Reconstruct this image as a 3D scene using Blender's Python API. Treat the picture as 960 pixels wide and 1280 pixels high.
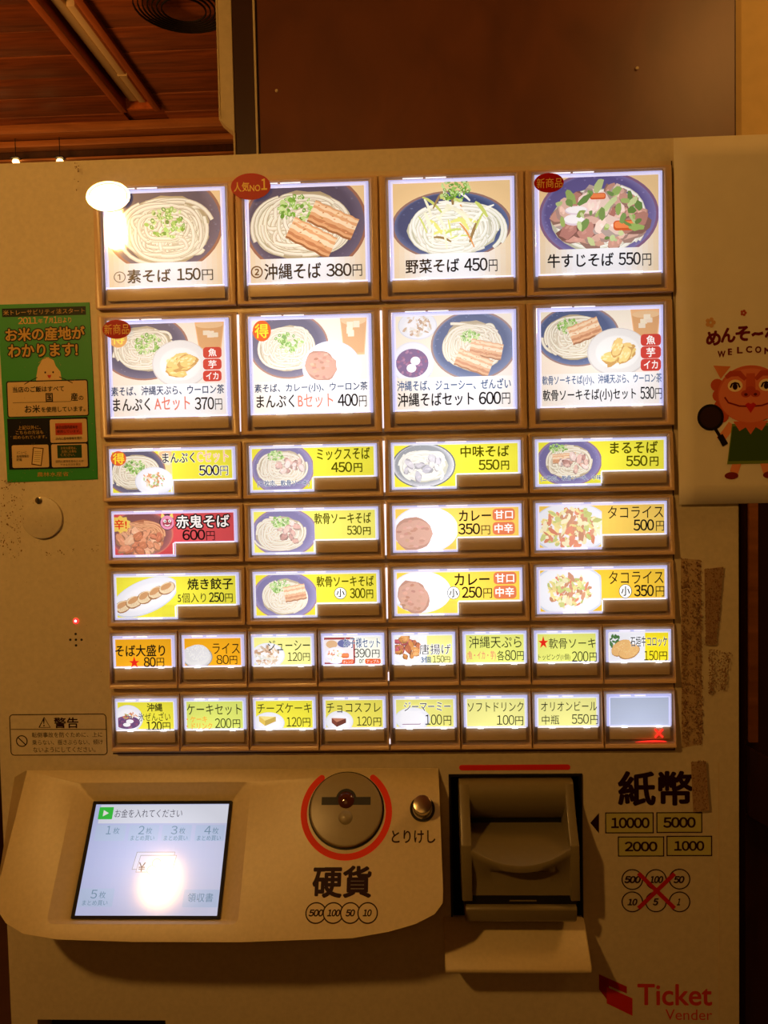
import bpy, bmesh, math, random
from mathutils import Vector, Matrix
sc = bpy.context.scene
COL = sc.collection
for o in list(bpy.data.objects): bpy.data.objects.remove(o)
MM = 0.001
EYE = 1350.0            # height of the camera above the floor, mm; all heights below are given relative to it
SL = math.radians(36)   # slope of the coin / screen console

# ------------------------------------------------------------------ camera, view, light
def rot_cam(yaw, pit, rol):
    cy, sy = math.cos(yaw), math.sin(yaw); cp, sp = math.cos(pit), math.sin(pit); cr, sr = math.cos(rol), math.sin(rol)
    A1 = Matrix(((cy, -sy, 0), (sy, cy, 0), (0, 0, 1)))
    A2 = Matrix(((1, 0, 0), (0, cp, sp), (0, -sp, cp)))
    A3 = Matrix(((cr, 0, sr), (0, 1, 0), (-sr, 0, cr)))
    R = A3 @ A2 @ A1
    right, fwd, up = R[0], R[1], R[2]
    return Matrix((right, up, -fwd)).transposed()
cam = bpy.data.cameras.new('camera'); cam.sensor_fit = 'VERTICAL'; cam.sensor_height = 24
cam.lens = 1035 / 1280 * 24; cam.clip_start = 0.02
co = bpy.data.objects.new('camera', cam); COL.objects.link(co); sc.camera = co
co.matrix_world = Matrix.Translation((0, -0.6925, EYE * MM)) @ rot_cam(-0.04278, -0.04653, -0.02123).to_4x4()
sc.view_settings.view_transform = 'Standard'; sc.view_settings.look = 'None'
sc.view_settings.exposure = 0; sc.view_settings.gamma = 1; sc.view_settings.use_curve_mapping = False
try: sc.cycles.use_denoising = True
except Exception: pass
w = bpy.data.worlds.new('world'); sc.world = w; w.use_nodes = True
w.node_tree.nodes['Background'].inputs[0].default_value = (1, .36, .06, 1)
w.node_tree.nodes['Background'].inputs[1].default_value = 0.035
def area(name, loc, target, size, power, colr):
    l = bpy.data.lights.new(name, 'AREA'); l.energy = power; l.size = size; l.color = colr
    o = bpy.data.objects.new(name, l); COL.objects.link(o); o.location = Vector(loc)
    o.rotation_euler = (Vector(target) - Vector(loc)).to_track_quat('-Z', 'Y').to_euler(); return o
WARM = (1, .46, .1)
area('fill_light', (-0.3, -2.3, 2.42), (0, 0, 1.2), .9, 2.2, WARM)  # added soft warm fill from the room in front, no fixture
area('fill_light', (0.95, -0.15, 2.4), (0.5, 0.45, 1.75), .3, 3.6, WARM)  # added fill to brighten the right wall, no fixture
area('fill_light', (-1.9, 0.5, 1.7), (-1.0, 1.6, 2.5), .5, 15.0, (1, .42, .1))  # added fill aimed up to brighten the plank ceiling, no fixture

# ------------------------------------------------------------------ colours and materials
def lin(c): return tuple((x / 12.92 if x <= .04045 else ((x + .055) / 1.055) ** 2.4) for x in (v / 255 for v in c))
PAL = {'K': (12, 10, 14), 'N': (35, 60, 95), 'nl': (70, 95, 135), 'br': (110, 70, 30), 'sal': (225, 130, 110), 'pch': (250, 190, 160), 'W': (255, 250, 245),
 'Wd': (255, 255, 250), 'bg': (205, 70, 60), 'bg2': (215, 120, 80), 'org': (225, 100, 50), 'Y': (255, 225, 60), 'ol': (75, 70, 0), 'R': (225, 40, 25),
 'or2': (240, 170, 60), 'gold': (200, 160, 70), 'cream': (215, 175, 100), 'mar': (90, 12, 22), 'g1': (90, 90, 105), 'g2': (125, 155, 180), 'red': (200, 55, 25), 'dk': (40, 8, 10)}
def pc(c): return PAL[c] if isinstance(c, str) else c
def newmat(name):
    m = bpy.data.materials.new(name); m.use_nodes = True
    return m, m.node_tree, m.node_tree.nodes['Principled BSDF']
def pmat(name, c, rough=.5, metal=0, noise=.0, scale=40, spec=.5, bump=0, coat=0):
    m, nt, p = newmat(name); c = lin(c)
    p.inputs['Roughness'].default_value = rough; p.inputs['Metallic'].default_value = metal
    p.inputs['Specular IOR Level'].default_value = spec; p.inputs['Coat Weight'].default_value = coat
    tc = nt.nodes.new('ShaderNodeTexCoord'); n = nt.nodes.new('ShaderNodeTexNoise'); n.inputs['Scale'].default_value = scale; n.inputs['Detail'].default_value = 6
    nt.links.new(tc.outputs['Object'], n.inputs['Vector'])
    r = nt.nodes.new('ShaderNodeValToRGB')
    r.color_ramp.elements[0].position = .3; r.color_ramp.elements[1].position = .7
    r.color_ramp.elements[0].color = (*[x * (1 - noise) for x in c], 1); r.color_ramp.elements[1].color = (*[min(1, x * (1 + noise * .5)) for x in c], 1)
    nt.links.new(n.outputs['Fac'], r.inputs[0]); nt.links.new(r.outputs[0], p.inputs['Base Color'])
    if bump:
        b = nt.nodes.new('ShaderNodeBump'); b.inputs['Strength'].default_value = bump; b.inputs['Distance'].default_value = .001
        nt.links.new(n.outputs['Fac'], b.inputs['Height']); nt.links.new(b.outputs[0], p.inputs['Normal'])
    return m
def print_mat(name, emit, rough=.3, base=1.0, coat=0):
    """ink: colour comes from the attribute 'ink'; backlit sheets also give it off, brighter where their lamp sits (object property glow)"""
    m, nt, p = newmat(name)
    a = nt.nodes.new('ShaderNodeAttribute'); a.attribute_name = 'ink'
    p.inputs['Roughness'].default_value = rough; p.inputs['Coat Weight'].default_value = coat; p.inputs['Coat Roughness'].default_value = .03; p.inputs['Specular IOR Level'].default_value = .5 if (coat or emit) else .15
    mx = nt.nodes.new('ShaderNodeMix'); mx.data_type = 'RGBA'; mx.blend_type = 'MULTIPLY'; mx.inputs[0].default_value = 1
    nt.links.new(a.outputs['Color'], mx.inputs[6]); mx.inputs[7].default_value = (base, base, base, 1)
    nt.links.new(mx.outputs[2], p.inputs['Base Color'])
    if emit:
        g = nt.nodes.new('ShaderNodeAttribute'); g.attribute_type = 'OBJECT'; g.attribute_name = 'glow'
        tc = nt.nodes.new('ShaderNodeTexCoord'); ln = nt.nodes.new('ShaderNodeVectorMath'); ln.operation = 'LENGTH'
        mp = nt.nodes.new('ShaderNodeMapping'); mp.inputs['Scale'].default_value = (1000 / 42, 0, 1000 / 30)
        nt.links.new(tc.outputs['Object'], mp.inputs[0]); nt.links.new(mp.outputs[0], ln.inputs[0])
        mr = nt.nodes.new('ShaderNodeMapRange'); mr.inputs[1].default_value = 0; mr.inputs[2].default_value = 1.6; mr.inputs[3].default_value = 1.25; mr.inputs[4].default_value = .85
        nt.links.new(ln.outputs['Value'], mr.inputs[0])
        mu = nt.nodes.new('ShaderNodeMath'); mu.operation = 'MULTIPLY'
        nt.links.new(mr.outputs[0], mu.inputs[0]); nt.links.new(g.outputs['Fac'], mu.inputs[1])
        nt.links.new(a.outputs['Color'], p.inputs['Emission Color']); nt.links.new(mu.outputs[0], p.inputs['Emission Strength'])
    return m
def emat(name, c, s):
    m, nt, p = newmat(name); p.inputs['Base Color'].default_value = (*lin(c), 1)
    p.inputs['Emission Color'].default_value = (*lin(c), 1); p.inputs['Emission Strength'].default_value = s; return m
def clear_mat(name, tint, refl, rough):
    m = bpy.data.materials.new(name); m.use_nodes = True; nt = m.node_tree; nt.nodes.clear()
    o = nt.nodes.new('ShaderNodeOutputMaterial'); t = nt.nodes.new('ShaderNodeBsdfTransparent'); t.inputs[0].default_value = (*tint, 1)
    g = nt.nodes.new('ShaderNodeBsdfGlossy'); g.inputs['Roughness'].default_value = rough
    f = nt.nodes.new('ShaderNodeFresnel'); f.inputs['IOR'].default_value = refl
    ge = nt.nodes.new('ShaderNodeNewGeometry'); mu = nt.nodes.new('ShaderNodeMath'); mu.operation = 'MULTIPLY_ADD'; mu.inputs[1].default_value = -1; mu.inputs[2].default_value = 1; m2 = nt.nodes.new('ShaderNodeMath'); m2.operation = 'MULTIPLY'
    nt.links.new(ge.outputs['Backfacing'], mu.inputs[0]); nt.links.new(f.outputs[0], m2.inputs[0]); nt.links.new(mu.outputs[0], m2.inputs[1])
    mx = nt.nodes.new('ShaderNodeMixShader'); nt.links.new(m2.outputs[0], mx.inputs[0]); nt.links.new(t.outputs[0], mx.inputs[1]); nt.links.new(g.outputs[0], mx.inputs[2])
    nt.links.new(mx.outputs[0], o.inputs[0]); return m
def glass_mat(name):
    m, nt, p = newmat(name); p.inputs['Base Color'].default_value = (.93, .93, .97, 1); p.inputs['Transmission Weight'].default_value = 1
    p.inputs['Roughness'].default_value = .12; p.inputs['IOR'].default_value = 1.45; return m
def wood_mat(name, c1, c2, scale=(1, 12, 12), rough=.45):
    m, nt, p = newmat(name); tc = nt.nodes.new('ShaderNodeTexCoord'); mp = nt.nodes.new('ShaderNodeMapping'); mp.inputs['Scale'].default_value = scale
    n = nt.nodes.new('ShaderNodeTexNoise'); n.inputs['Scale'].default_value = 3; n.inputs['Detail'].default_value = 8; n.inputs['Distortion'].default_value = .6
    r = nt.nodes.new('ShaderNodeValToRGB'); r.color_ramp.elements[0].color = (*lin(c1), 1); r.color_ramp.elements[1].color = (*lin(c2), 1)
    r.color_ramp.elements[0].position = .3; r.color_ramp.elements[1].position = .72
    nt.links.new(tc.outputs['Object'], mp.inputs[0]); nt.links.new(mp.outputs[0], n.inputs['Vector']); nt.links.new(n.outputs['Fac'], r.inputs[0]); nt.links.new(r.outputs[0], p.inputs['Base Color'])
    p.inputs['Roughness'].default_value = rough; return m
M = {}
M['paint'] = pmat('cream_paint', (214, 200, 165), .42, noise=.07, scale=260, bump=.05)
M['plate'] = pmat('keypad_plastic', (216, 196, 155), .38, noise=.05, scale=200)
M['bezel'] = pmat('bezel_plastic', (218, 184, 140), .3, noise=.05, scale=200)
M['blank'] = pmat('blank_plate_plastic', (232, 208, 165), .4, noise=.03, scale=300)
M['console'] = pmat('console_plastic', (212, 194, 148), .4, noise=.06, scale=300, bump=.04)
M['bill'] = pmat('grey_beige_plastic', (128, 116, 80), .33, noise=.04, scale=200)
M['disc'] = pmat('coin_plate_metal', (150, 138, 105), .35, noise=.04, scale=200)
M['chrome'] = pmat('brushed_steel', (200, 190, 165), .22, metal=1, noise=.1, scale=90)
M['black'] = pmat('black_plastic', (14, 12, 12), .5)
M['dark'] = pmat('dark_recess', (22, 16, 12), .6)
M['shadowgap'] = pmat('gap_shadow', (60, 35, 22), .6)
M['red'] = pmat('red_paint', (235, 45, 25), .45)
M['redclear'] = pmat('dark_lens', (82, 40, 24), .08)
M['ink'] = print_mat('printed_ink', False, .45)
M['sticker'] = print_mat('glossy_sticker', False, .16, coat=.4)
M['glare_sticker'] = pmat('sticker_in_glare', (252, 250, 248), .2, metal=.85, noise=.1, scale=300)  # pale metal stands in for lamp glare on a sticker like the others
M['lit'] = print_mat('backlit_print', True, .35, base=.35)
M['screen'] = print_mat('screen_image', True, .08, base=.02, coat=.5)
M['backlight'] = emat('key_backlight', (205, 208, 245), .95)
M['leak'] = emat('light_behind_gap', (240, 235, 245), 1.1)
M['led'] = emat('red_led', (255, 40, 40), 2.5)
M['ledcore'] = emat('red_led_core', (255, 190, 190), 4)
M['cross'] = emat('red_lit_cross', (255, 50, 35), 1.2)
M['cover'] = clear_mat('clear_key_cover', (.98, .98, .99), 1.5, .045)
M['rim'] = clear_mat('clear_acrylic', (.88, .89, .97), 1.7, .12)
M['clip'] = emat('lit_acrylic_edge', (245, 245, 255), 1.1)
M['wood'] = wood_mat('ceiling_wood', (110, 58, 32), (165, 92, 48), (2, 22, 22))
M['trough'] = wood_mat('orange_wood', (165, 88, 40), (200, 112, 56), (22, 2, 22))
M['beam'] = wood_mat('pale_wood', (150, 95, 50), (190, 125, 70), (2, 22, 22))
M['darkwood'] = wood_mat('dark_wood', (48, 26, 16), (70, 38, 20), (14, 14, 2), .3)
M['cabinet'] = wood_mat('dark_brown_panel', (92, 54, 36), (112, 66, 42), (5, 5, 3), .42)
M['stripe'] = pmat('dark_side', (60, 32, 20), .4)
M['cream'] = pmat('cream_edge', (205, 190, 150), .5, noise=.08, scale=90)
M['wall'] = pmat('yellow_plaster', (225, 195, 130), .8, noise=.05, scale=60, bump=.2)
M['floor'] = pmat('floor_tile', (120, 90, 70), .5, noise=.2, scale=6)
M['brass'] = pmat('brass', (200, 150, 80), .3, metal=1)
M['bulb'] = emat('warm_bulb', (255, 188, 97), 520)
M['farbulb'] = emat('far_bulb', (255, 200, 120), 6)
M['fixture'] = pmat('cream_fixture', (225, 205, 165), .5)
M['paper'] = pmat('white_paper', (235, 225, 195), .7, noise=.03, scale=60)

# ------------------------------------------------------------------ object helpers
WL = {}; WM = {}
def put(o, loc, parent=None, rot=None):
    """loc in mm in the room, height relative to the eye"""
    L = Vector((loc[0] * MM, loc[1] * MM, (loc[2] + EYE) * MM)); m = Matrix.Translation(L)
    if rot: m = m @ Matrix.Rotation(rot[0], 4, 'X')
    WL[o.name] = L; WM[o.name] = m
    COL.objects.link(o)
    if parent is not None: o.parent = parent; o.matrix_basis = WM[parent.name].inverted() @ m
    else: o.matrix_basis = m
    return o
def empty(name, loc, label, cat, group=None):
    o = bpy.data.objects.new(name, None); put(o, loc); o.empty_display_size = .05; return tag(o, label, cat, group)
def tag(o, label=None, cat=None, group=None, kind=None):
    if label: o['label'] = label
    if cat: o['category'] = cat
    if group: o['group'] = group
    if kind: o['kind'] = kind
    return o
def mesh(name, vs, fs, mat, loc, parent=None, rot=None, smooth=False, bevel=0, seg=2, ang=35):
    me = bpy.data.meshes.new(name); me.from_pydata([Vector(v) * MM for v in vs], [], fs)
    bm = bmesh.new(); bm.from_mesh(me); bmesh.ops.recalc_face_normals(bm, faces=bm.faces)
    if bevel:
        es = [e for e in bm.edges if len(e.link_faces) == 2 and e.calc_face_angle(0) > math.radians(ang)]
        bmesh.ops.bevel(bm, geom=es, offset=bevel * MM, segments=seg, profile=.5, affect='EDGES', clamp_overlap=True)
    bm.to_mesh(me); bm.free()
    if smooth or bevel:
        me.polygons.foreach_set('use_smooth', [True] * len(me.polygons))
        me.set_sharp_from_angle(angle=math.radians(40))
    me.materials.append(mat); o = bpy.data.objects.new(name, me); put(o, loc, parent, rot); return o
def boxvf(x0, x1, y0, y1, z0, z1):
    v = [(x0, y0, z0), (x1, y0, z0), (x1, y1, z0), (x0, y1, z0), (x0, y0, z1), (x1, y0, z1), (x1, y1, z1), (x0, y1, z1)]
    f = [(0, 1, 2, 3), (7, 6, 5, 4), (0, 4, 5, 1), (1, 5, 6, 2), (2, 6, 7, 3), (3, 7, 4, 0)]
    return v, f
def boxes(name, lst, mat, loc, parent=None, bevel=0, rot=None):
    V = []; Fc = []
    for b in lst:
        v, f = boxvf(*b); n = len(V); V += v; Fc += [tuple(i + n for i in q) for q in f]
    return mesh(name, V, Fc, mat, loc, parent, rot, bevel=bevel)
def prism(name, pts, d0, d1, mat, loc, parent=None, rot=None, bevel=0, axis='y', seg=2, smooth=False):
    """pts in the local x,z plane, extruded along y (or in y,z along x)"""
    n = len(pts)
    if axis == 'y': V = [(p[0], d0, p[1]) for p in pts] + [(p[0], d1, p[1]) for p in pts]
    elif axis == 'x': V = [(d0, p[0], p[1]) for p in pts] + [(d1, p[0], p[1]) for p in pts]
    else: V = [(p[0], p[1], d0) for p in pts] + [(p[0], p[1], d1) for p in pts]
    Fc = [tuple(range(n)), tuple(range(2 * n - 1, n - 1, -1))] + [(i, (i + 1) % n, (i + 1) % n + n, i + n) for i in range(n)]
    return mesh(name, V, Fc, mat, loc, parent, rot, bevel=bevel, seg=seg, smooth=smooth)
def ring(r, n=40, rz=None, cx=0, cz=0): return [(cx + r * math.cos(i * 2 * math.pi / n), cz + (rz or r) * math.sin(i * 2 * math.pi / n)) for i in range(n)]
def rrect(w, h, r, cx=0, cz=0, n=4):
    P = []
    for sx, sz, a in ((1, 1, 0), (-1, 1, 90), (-1, -1, 180), (1, -1, 270)):
        for i in range(n + 1):
            t = math.radians(a + 90 * i / n); P.append((cx + sx * (w / 2 - r) + r * math.cos(t), cz + sz * (h / 2 - r) + r * math.sin(t)))
    return P
def frame_loops(name, outer, inner, y0o, y0i, y1, mat, loc, parent=None, bevel=0, rot=None):
    """a ring: outer and inner loops of equal length; front heights may follow z through functions"""
    n = len(outer); fo = y0o if callable(y0o) else (lambda z: y0o); fi = y0i if callable(y0i) else (lambda z: y0i)
    V = [(x, fo(z), z) for x, z in outer] + [(x, fi(z), z) for x, z in inner] + [(x, y1, z) for x, z in outer] + [(x, y1, z) for x, z in inner]
    F = []
    for i in range(n):
        j = (i + 1) % n
        F += [(i, j, n + j, n + i), (2 * n + i, 2 * n + j, j, i), (n + i, n + j, 3 * n + j, 3 * n + i), (3 * n + i, 3 * n + j, 2 * n + j, 2 * n + i)]
    return mesh(name, V, F, mat, loc, parent, rot, bevel=bevel)

# ------------------------------------------------------------------ flat print: shapes and lettering
FONTC = {}
def text_mesh(s, off):
    k = (s, off)
    if k not in FONTC and s.isascii() and s.isdigit():      # figures: narrow-set glyphs with a flagged 1
        vs = []; fs = []
        for i, ch in enumerate(s):
            v, f = text_mesh(chr(ord(ch) + 0xFEE0), off); n = len(vs); m = sum((min(a[0] for a in v), max(a[0] for a in v))) / 2
            vs += [(a[0] - m + i * .56 + (-.02 if ch == '1' else 0), a[1]) for a in v]; fs += [tuple(q + n for q in p) for p in f]
        FONTC[k] = (vs, fs)
    if k not in FONTC:
        c = bpy.data.curves.new('t', 'FONT'); c.body = s; c.size = 1; c.offset = off; c.resolution_u = 4
        o = bpy.data.objects.new('t', c); COL.objects.link(o); dg = bpy.context.evaluated_depsgraph_get()
        me = bpy.data.meshes.new_from_object(o.evaluated_get(dg), depsgraph=dg)
        vs = [(v.co.x, v.co.y) for v in me.vertices]; fs = [tuple(p.vertices) for p in me.polygons]
        bpy.data.objects.remove(o); bpy.data.curves.remove(c); bpy.data.meshes.remove(me)
        FONTC[k] = (vs, fs)
    return FONTC[k]
def clip_poly(P, R):
    for ax, lim, s in ((0, R[0], 1), (0, R[1], -1), (1, R[2], 1), (1, R[3], -1)):
        Q = []; n = len(P)
        if not n: return P
        for i in range(n):
            a, b = P[i], P[(i + 1) % n]; ia = (a[ax] - lim) * s >= 0; ib = (b[ax] - lim) * s >= 0
            if ia: Q.append(a)
            if ia != ib:
                t = (lim - a[ax]) / (b[ax] - a[ax]); Q.append((a[0] + t * (b[0] - a[0]), a[1] + t * (b[1] - a[1])))
        P = Q
    return P
class Art:
    def __init__(s, clip=None, step=.004, top=0): s.V = []; s.F = []; s.C = []; s.y = top; s.step = step; s.clip = clip; s.wash = 0
    def poly(s, P, c, adv=True):
        if s.clip:
            P = clip_poly(list(P), s.clip)
        if len(P) < 3: return
        if adv: s.y -= s.step
        n = len(s.V); s.V += [(p[0], s.y, p[1]) for p in P]; s.F.append(tuple(range(n, n + len(P)))); s.C.append(pc(c))
    def rect(s, x0, x1, z0, z1, c): s.poly([(x0, z0), (x1, z0), (x1, z1), (x0, z1)], c)
    def grad(s, x0, x1, z0, z1, fn, nx=14, nz=10):
        s.y -= s.step
        for i in range(nx):
            for j in range(nz):
                a, b = x0 + (x1 - x0) * i / nx, x0 + (x1 - x0) * (i + 1) / nx; d, e = z0 + (z1 - z0) * j / nz, z0 + (z1 - z0) * (j + 1) / nz
                s.poly([(a, d), (b, d), (b, e), (a, e)], fn((i + .5) / nx, (j + .5) / nz), False)
    def ell(s, cx, cz, rx, rz, c, n=32, rot=0):
        cr, sr = math.cos(rot), math.sin(rot); s.poly([(cx + rx * math.cos(t) * cr - rz * math.sin(t) * sr, cz + rx * math.cos(t) * sr + rz * math.sin(t) * cr) for t in (i * 2 * math.pi / n for i in range(n))], c)
    def blob(s, cx, cz, rx, rz, c, n=13, j=.22, rot=0):
        ph = random.random() * 6; cr, sr = math.cos(rot), math.sin(rot); P = []
        for i in range(n):
            t = i * 2 * math.pi / n; k = 1 + j * (random.random() - .5) + j * .5 * math.sin(2 * t + ph)
            a, b = rx * k * math.cos(t), rz * k * math.sin(t); P.append((cx + a * cr - b * sr, cz + a * sr + b * cr))
        s.poly(P, c)
    def stroke(s, pts, w, c, taper=False):
        s.y -= s.step; n = len(pts); L = []
        for i, p in enumerate(pts):
            a = pts[max(0, i - 1)]; b = pts[min(n - 1, i + 1)]; dx, dz = b[0] - a[0], b[1] - a[1]; l = math.hypot(dx, dz) or 1
            ww = w / 2 * (1 if not taper else math.sin(math.pi * (i + .5) / n) ** .5); L.append(((p[0] - dz / l * ww, p[1] + dx / l * ww), (p[0] + dz / l * ww, p[1] - dx / l * ww)))
        for i in range(n - 1): s.poly([L[i][0], L[i][1], L[i + 1][1], L[i + 1][0]], c, False)
    def loop(s, P, w, c): s.stroke(list(P) + [P[0], P[1]], w, c)
    def text(s, t, cx, cz, w, h, c, bold=0, off=None, italic=0):
        vs, fs = text_mesh(t, 0)
        if not fs: return
        x0, x1 = min(v[0] for v in vs), max(v[0] for v in vs); y0, y1 = min(v[1] for v in vs), max(v[1] for v in vs)
        rb = {0: 0, 1: .019, 2: .032, 3: .045}[bold]; r = off if off is not None else rb      # strokes are thickened by stamping the outline round a small circle
        kx, kz = (w - 2 * rb * w / (x1 - x0)) / (x1 - x0), (h - 2 * rb * h / (y1 - y0)) / (y1 - y0); kx = min(kx, kz * 1.25) if t in ('1', '!', '7', '5') else kx; mx, my = (x0 + x1) / 2, (y0 + y1) / 2
        k = min(kx, kz); s.y -= s.step
        dirs = [(0, 0)] if r == 0 else [(math.cos(a), math.sin(a)) for a in (i * 2 * math.pi / (4 if r < .02 else 8 if r < .06 else 10) + .4 for i in range(4 if r < .02 else 8 if r < .06 else 10))]
        for q, (dx, dz) in enumerate(dirs):
            n = len(s.V)
            s.V += [(cx + (v[0] - mx) * kx + dx * r * k + italic * (v[1] - my) * kz, s.y - q * s.step * .08, cz + (v[1] - my) * kz + dz * r * k) for v in vs]
            s.F += [tuple(i + n for i in f) for f in fs]; s.C += [pc(c)] * len(fs)
        s.y -= s.step
    def items(s, L, halo_c=(255, 255, 255)):
        for it in L:
            t, cx, cz, w, h, c, b = it[:7]; b = max(b, 1) if c in ('N', 'nl', 'ol', 'sal', 'or2') else b; halo = it[7] if len(it) > 7 else 0
            if t == 'badge': s.poly(rrect(w, h, min(w, h) * .3, cx, cz), c)
            elif t == 'disc': s.ell(cx, cz, w / 2, h / 2, (40, 40, 40) if c == 'Wd' else c); (s.ell(cx, cz, w / 2 - .45, h / 2 - .45, c) if c == 'Wd' else None)
            else:
                if halo: s.text(t, cx, cz, w, h, {1: halo_c, 2: 'K', 3: 'K'}[halo], b, off={1: .05, 2: .12, 3: .11}[halo])
                s.text(t, cx, cz, w, h, c, b)
    def build(s, name, mat, loc, parent=None, rot=None, glow=None):
        if not s.F: return None
        me = bpy.data.meshes.new(name); me.from_pydata([Vector(v) * MM for v in s.V], [], s.F)
        at = me.attributes.new('ink', 'FLOAT_COLOR', 'CORNER'); buf = []
        cache = {}
        for f, c in zip(me.polygons, s.C):
            q = cache.get(c)
            if q is None: q = cache[c] = [*lin([v + (w_ - v) * s.wash for v, w_ in zip(c, (240, 238, 245))]), 1.0]
            buf += q * f.loop_total
        at.data.foreach_set('color', buf); me.materials.append(mat)
        o = bpy.data.objects.new(name, me)
        if glow is not None: o['glow'] = float(glow)
        return put(o, loc, parent, rot)

# ---- pictures of dishes printed on the key cards
U = random.uniform
def jit(c, d): k = U(-d, d); return tuple(max(0, min(255, int(v + k + U(-d, d) * .25))) for v in c)
def in_ell(cx, cz, rx, rz):
    while True:
        a, b = U(-1, 1), U(-1, 1)
        if a * a + b * b < 1: return cx + a * rx, cz + b * rz
def d_noodles(A, cx, cz, rx, rz, n, st):
    base, dk = {'nd': ((232, 222, 196), (170, 150, 112)), 'wh': ((240, 238, 225), (190, 188, 160)), 'on': ((225, 150, 95), (165, 80, 40))}[st]
    A.blob(cx, cz, rx * .97, rz * .97, dk, 26, .08); A.blob(cx, cz, rx * .85, rz * .85, jit(tuple((a + b) // 2 for a, b in zip(base, dk)), 4), 22, .1)
    w = max(.62, (rx + rz) * .036); n = int(n * 2.6)
    for k in range(n):
        t0 = U(0, 6.28); q = U(.25, .93) ** .8; e = U(.8, 1.15); span = U(1.2, 2.9) * random.choice((-1, 1)); ox, oz = U(-.3, .3) * (1 - q), U(-.3, .3) * (1 - q); drift = U(-.3, .12)
        if random.random() < .45: ox, oz = U(-.5, .5), U(-.5, .5); q = U(.15, .45)
        P = []
        for i in range(13):
            t = t0 + span * i / 12; r = q + drift * (i / 12) ** 2
            P.append((cx + rx * (ox + r * e * math.cos(t)), cz + rz * (oz + r * math.sin(t) + .05 * math.sin(3 * t))))
        A.stroke(P, w * 1.45, jit(tuple((a * 2 + b) // 3 for a, b in zip(dk, base)), 14)); A.stroke(P, w, jit(base, 9)); A.stroke([(x - w * .12, z + w * .2) for x, z in P], w * .3, jit(tuple(min(255, v + 18) for v in base), 4))
def d_bowl(A, cx, cz, rx, rz, st):
    rim, wall, deep = {'dk': ((150, 95, 75), (92, 84, 108), (62, 58, 84)), 'dk2': ((145, 108, 98), (88, 102, 145), (52, 66, 108)), 'pu': ((130, 92, 125), (122, 112, 165), (90, 80, 135)),
     'dg': ((60, 66, 66), (205, 205, 210), (120, 125, 130)), 'rd': ((205, 90, 70), (160, 75, 70), (110, 50, 50)), 'gy': ((120, 120, 120), (190, 190, 190), (220, 220, 218))}[st]
    A.ell(cx, cz, rx, rz, rim, 44)
    for i in range(7):
        k = i / 6; A.ell(cx - rx * .01 * i, cz + rz * .012 * i, rx * (.955 - .13 * k), rz * (.95 - .13 * k), tuple(int(a + (b - a) * k) for a, b in zip(wall, deep)), 40)
    for i in range(30):
        t = U(0, 6.28); q = U(.83, .94); A.ell(cx + rx * q * math.cos(t), cz + rz * q * math.sin(t), rx * .02, rz * .018, jit(tuple(min(255, v + 30) for v in deep), 14), 6)
def d_greens(A, cx, cz, rx, rz):
    for i in range(60):
        x, z = in_ell(cx, cz, rx, rz); r = U(.05, .12) * (rx + rz) / 2 + .35; c = random.choice(((110, 165, 50), (150, 195, 85), (85, 140, 40), (190, 215, 130)))
        A.ell(x, z, r * 1.25, r * U(.6, 1.1), jit(c, 14), 9, U(0, 3)); 
        if i % 2: A.ell(x, z, r * .7, r * .4, jit((205, 225, 160), 12), 8, U(0, 3))
def d_pork(A, cx, cz, rx, rz, deg):
    t = math.radians(deg); c, s = math.cos(t), math.sin(t)
    def tr(P): return [(cx + x * c - z * s, cz + x * s + z * c) for x, z in P]
    def band(z0, z1, col, wob=.05):
        top = [(-rx + 2 * rx * i / 12, z1 + rz * wob * math.sin(i * 2.1)) for i in range(13)]; bot = [(rx - 2 * rx * i / 12, z0 + rz * wob * math.cos(i * 1.7)) for i in range(13)]
        A.poly(tr(top + bot), col)
    band(-rz * 1.15, rz * 1.02, (150, 88, 48)); band(-rz * .95, rz, (222, 160, 108)); band(-rz * .1, rz * .3, (246, 214, 172)); band(rz * .55, rz * .85, (245, 205, 158)); band(-rz * .7, -rz * .42, (190, 118, 72))
    for i in range(26):
        x, z = U(-.9, .9) * rx, U(-.8, .9) * rz; P = tr([(x, z)])[0]; A.blob(P[0], P[1], rx * .05, rz * .06, jit((205, 140, 88), 28), 7)
def d_bits(A, cx, cz, rx, rz, n, st):
    cols = {'gr': ((150, 175, 90), (190, 205, 140), (110, 140, 70)), 'rc': ((236, 220, 196), (215, 190, 160), (225, 225, 215), (190, 150, 115)), 'or': ((225, 150, 90), (205, 120, 70), (240, 225, 190), (170, 190, 110)),
     'tc': ((242, 220, 130), (222, 125, 85), (250, 238, 185), (195, 200, 105), (205, 135, 95))}[st]
    for i in range(int(n * 1.5)):
        x, z = in_ell(cx, cz, rx, rz); r = (rx + rz) * U(.03, .075) + .2; A.blob(x, z, r * U(.8, 2.0), r * .7, jit(random.choice(cols), 12), 8, .4, U(0, 3))
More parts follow.
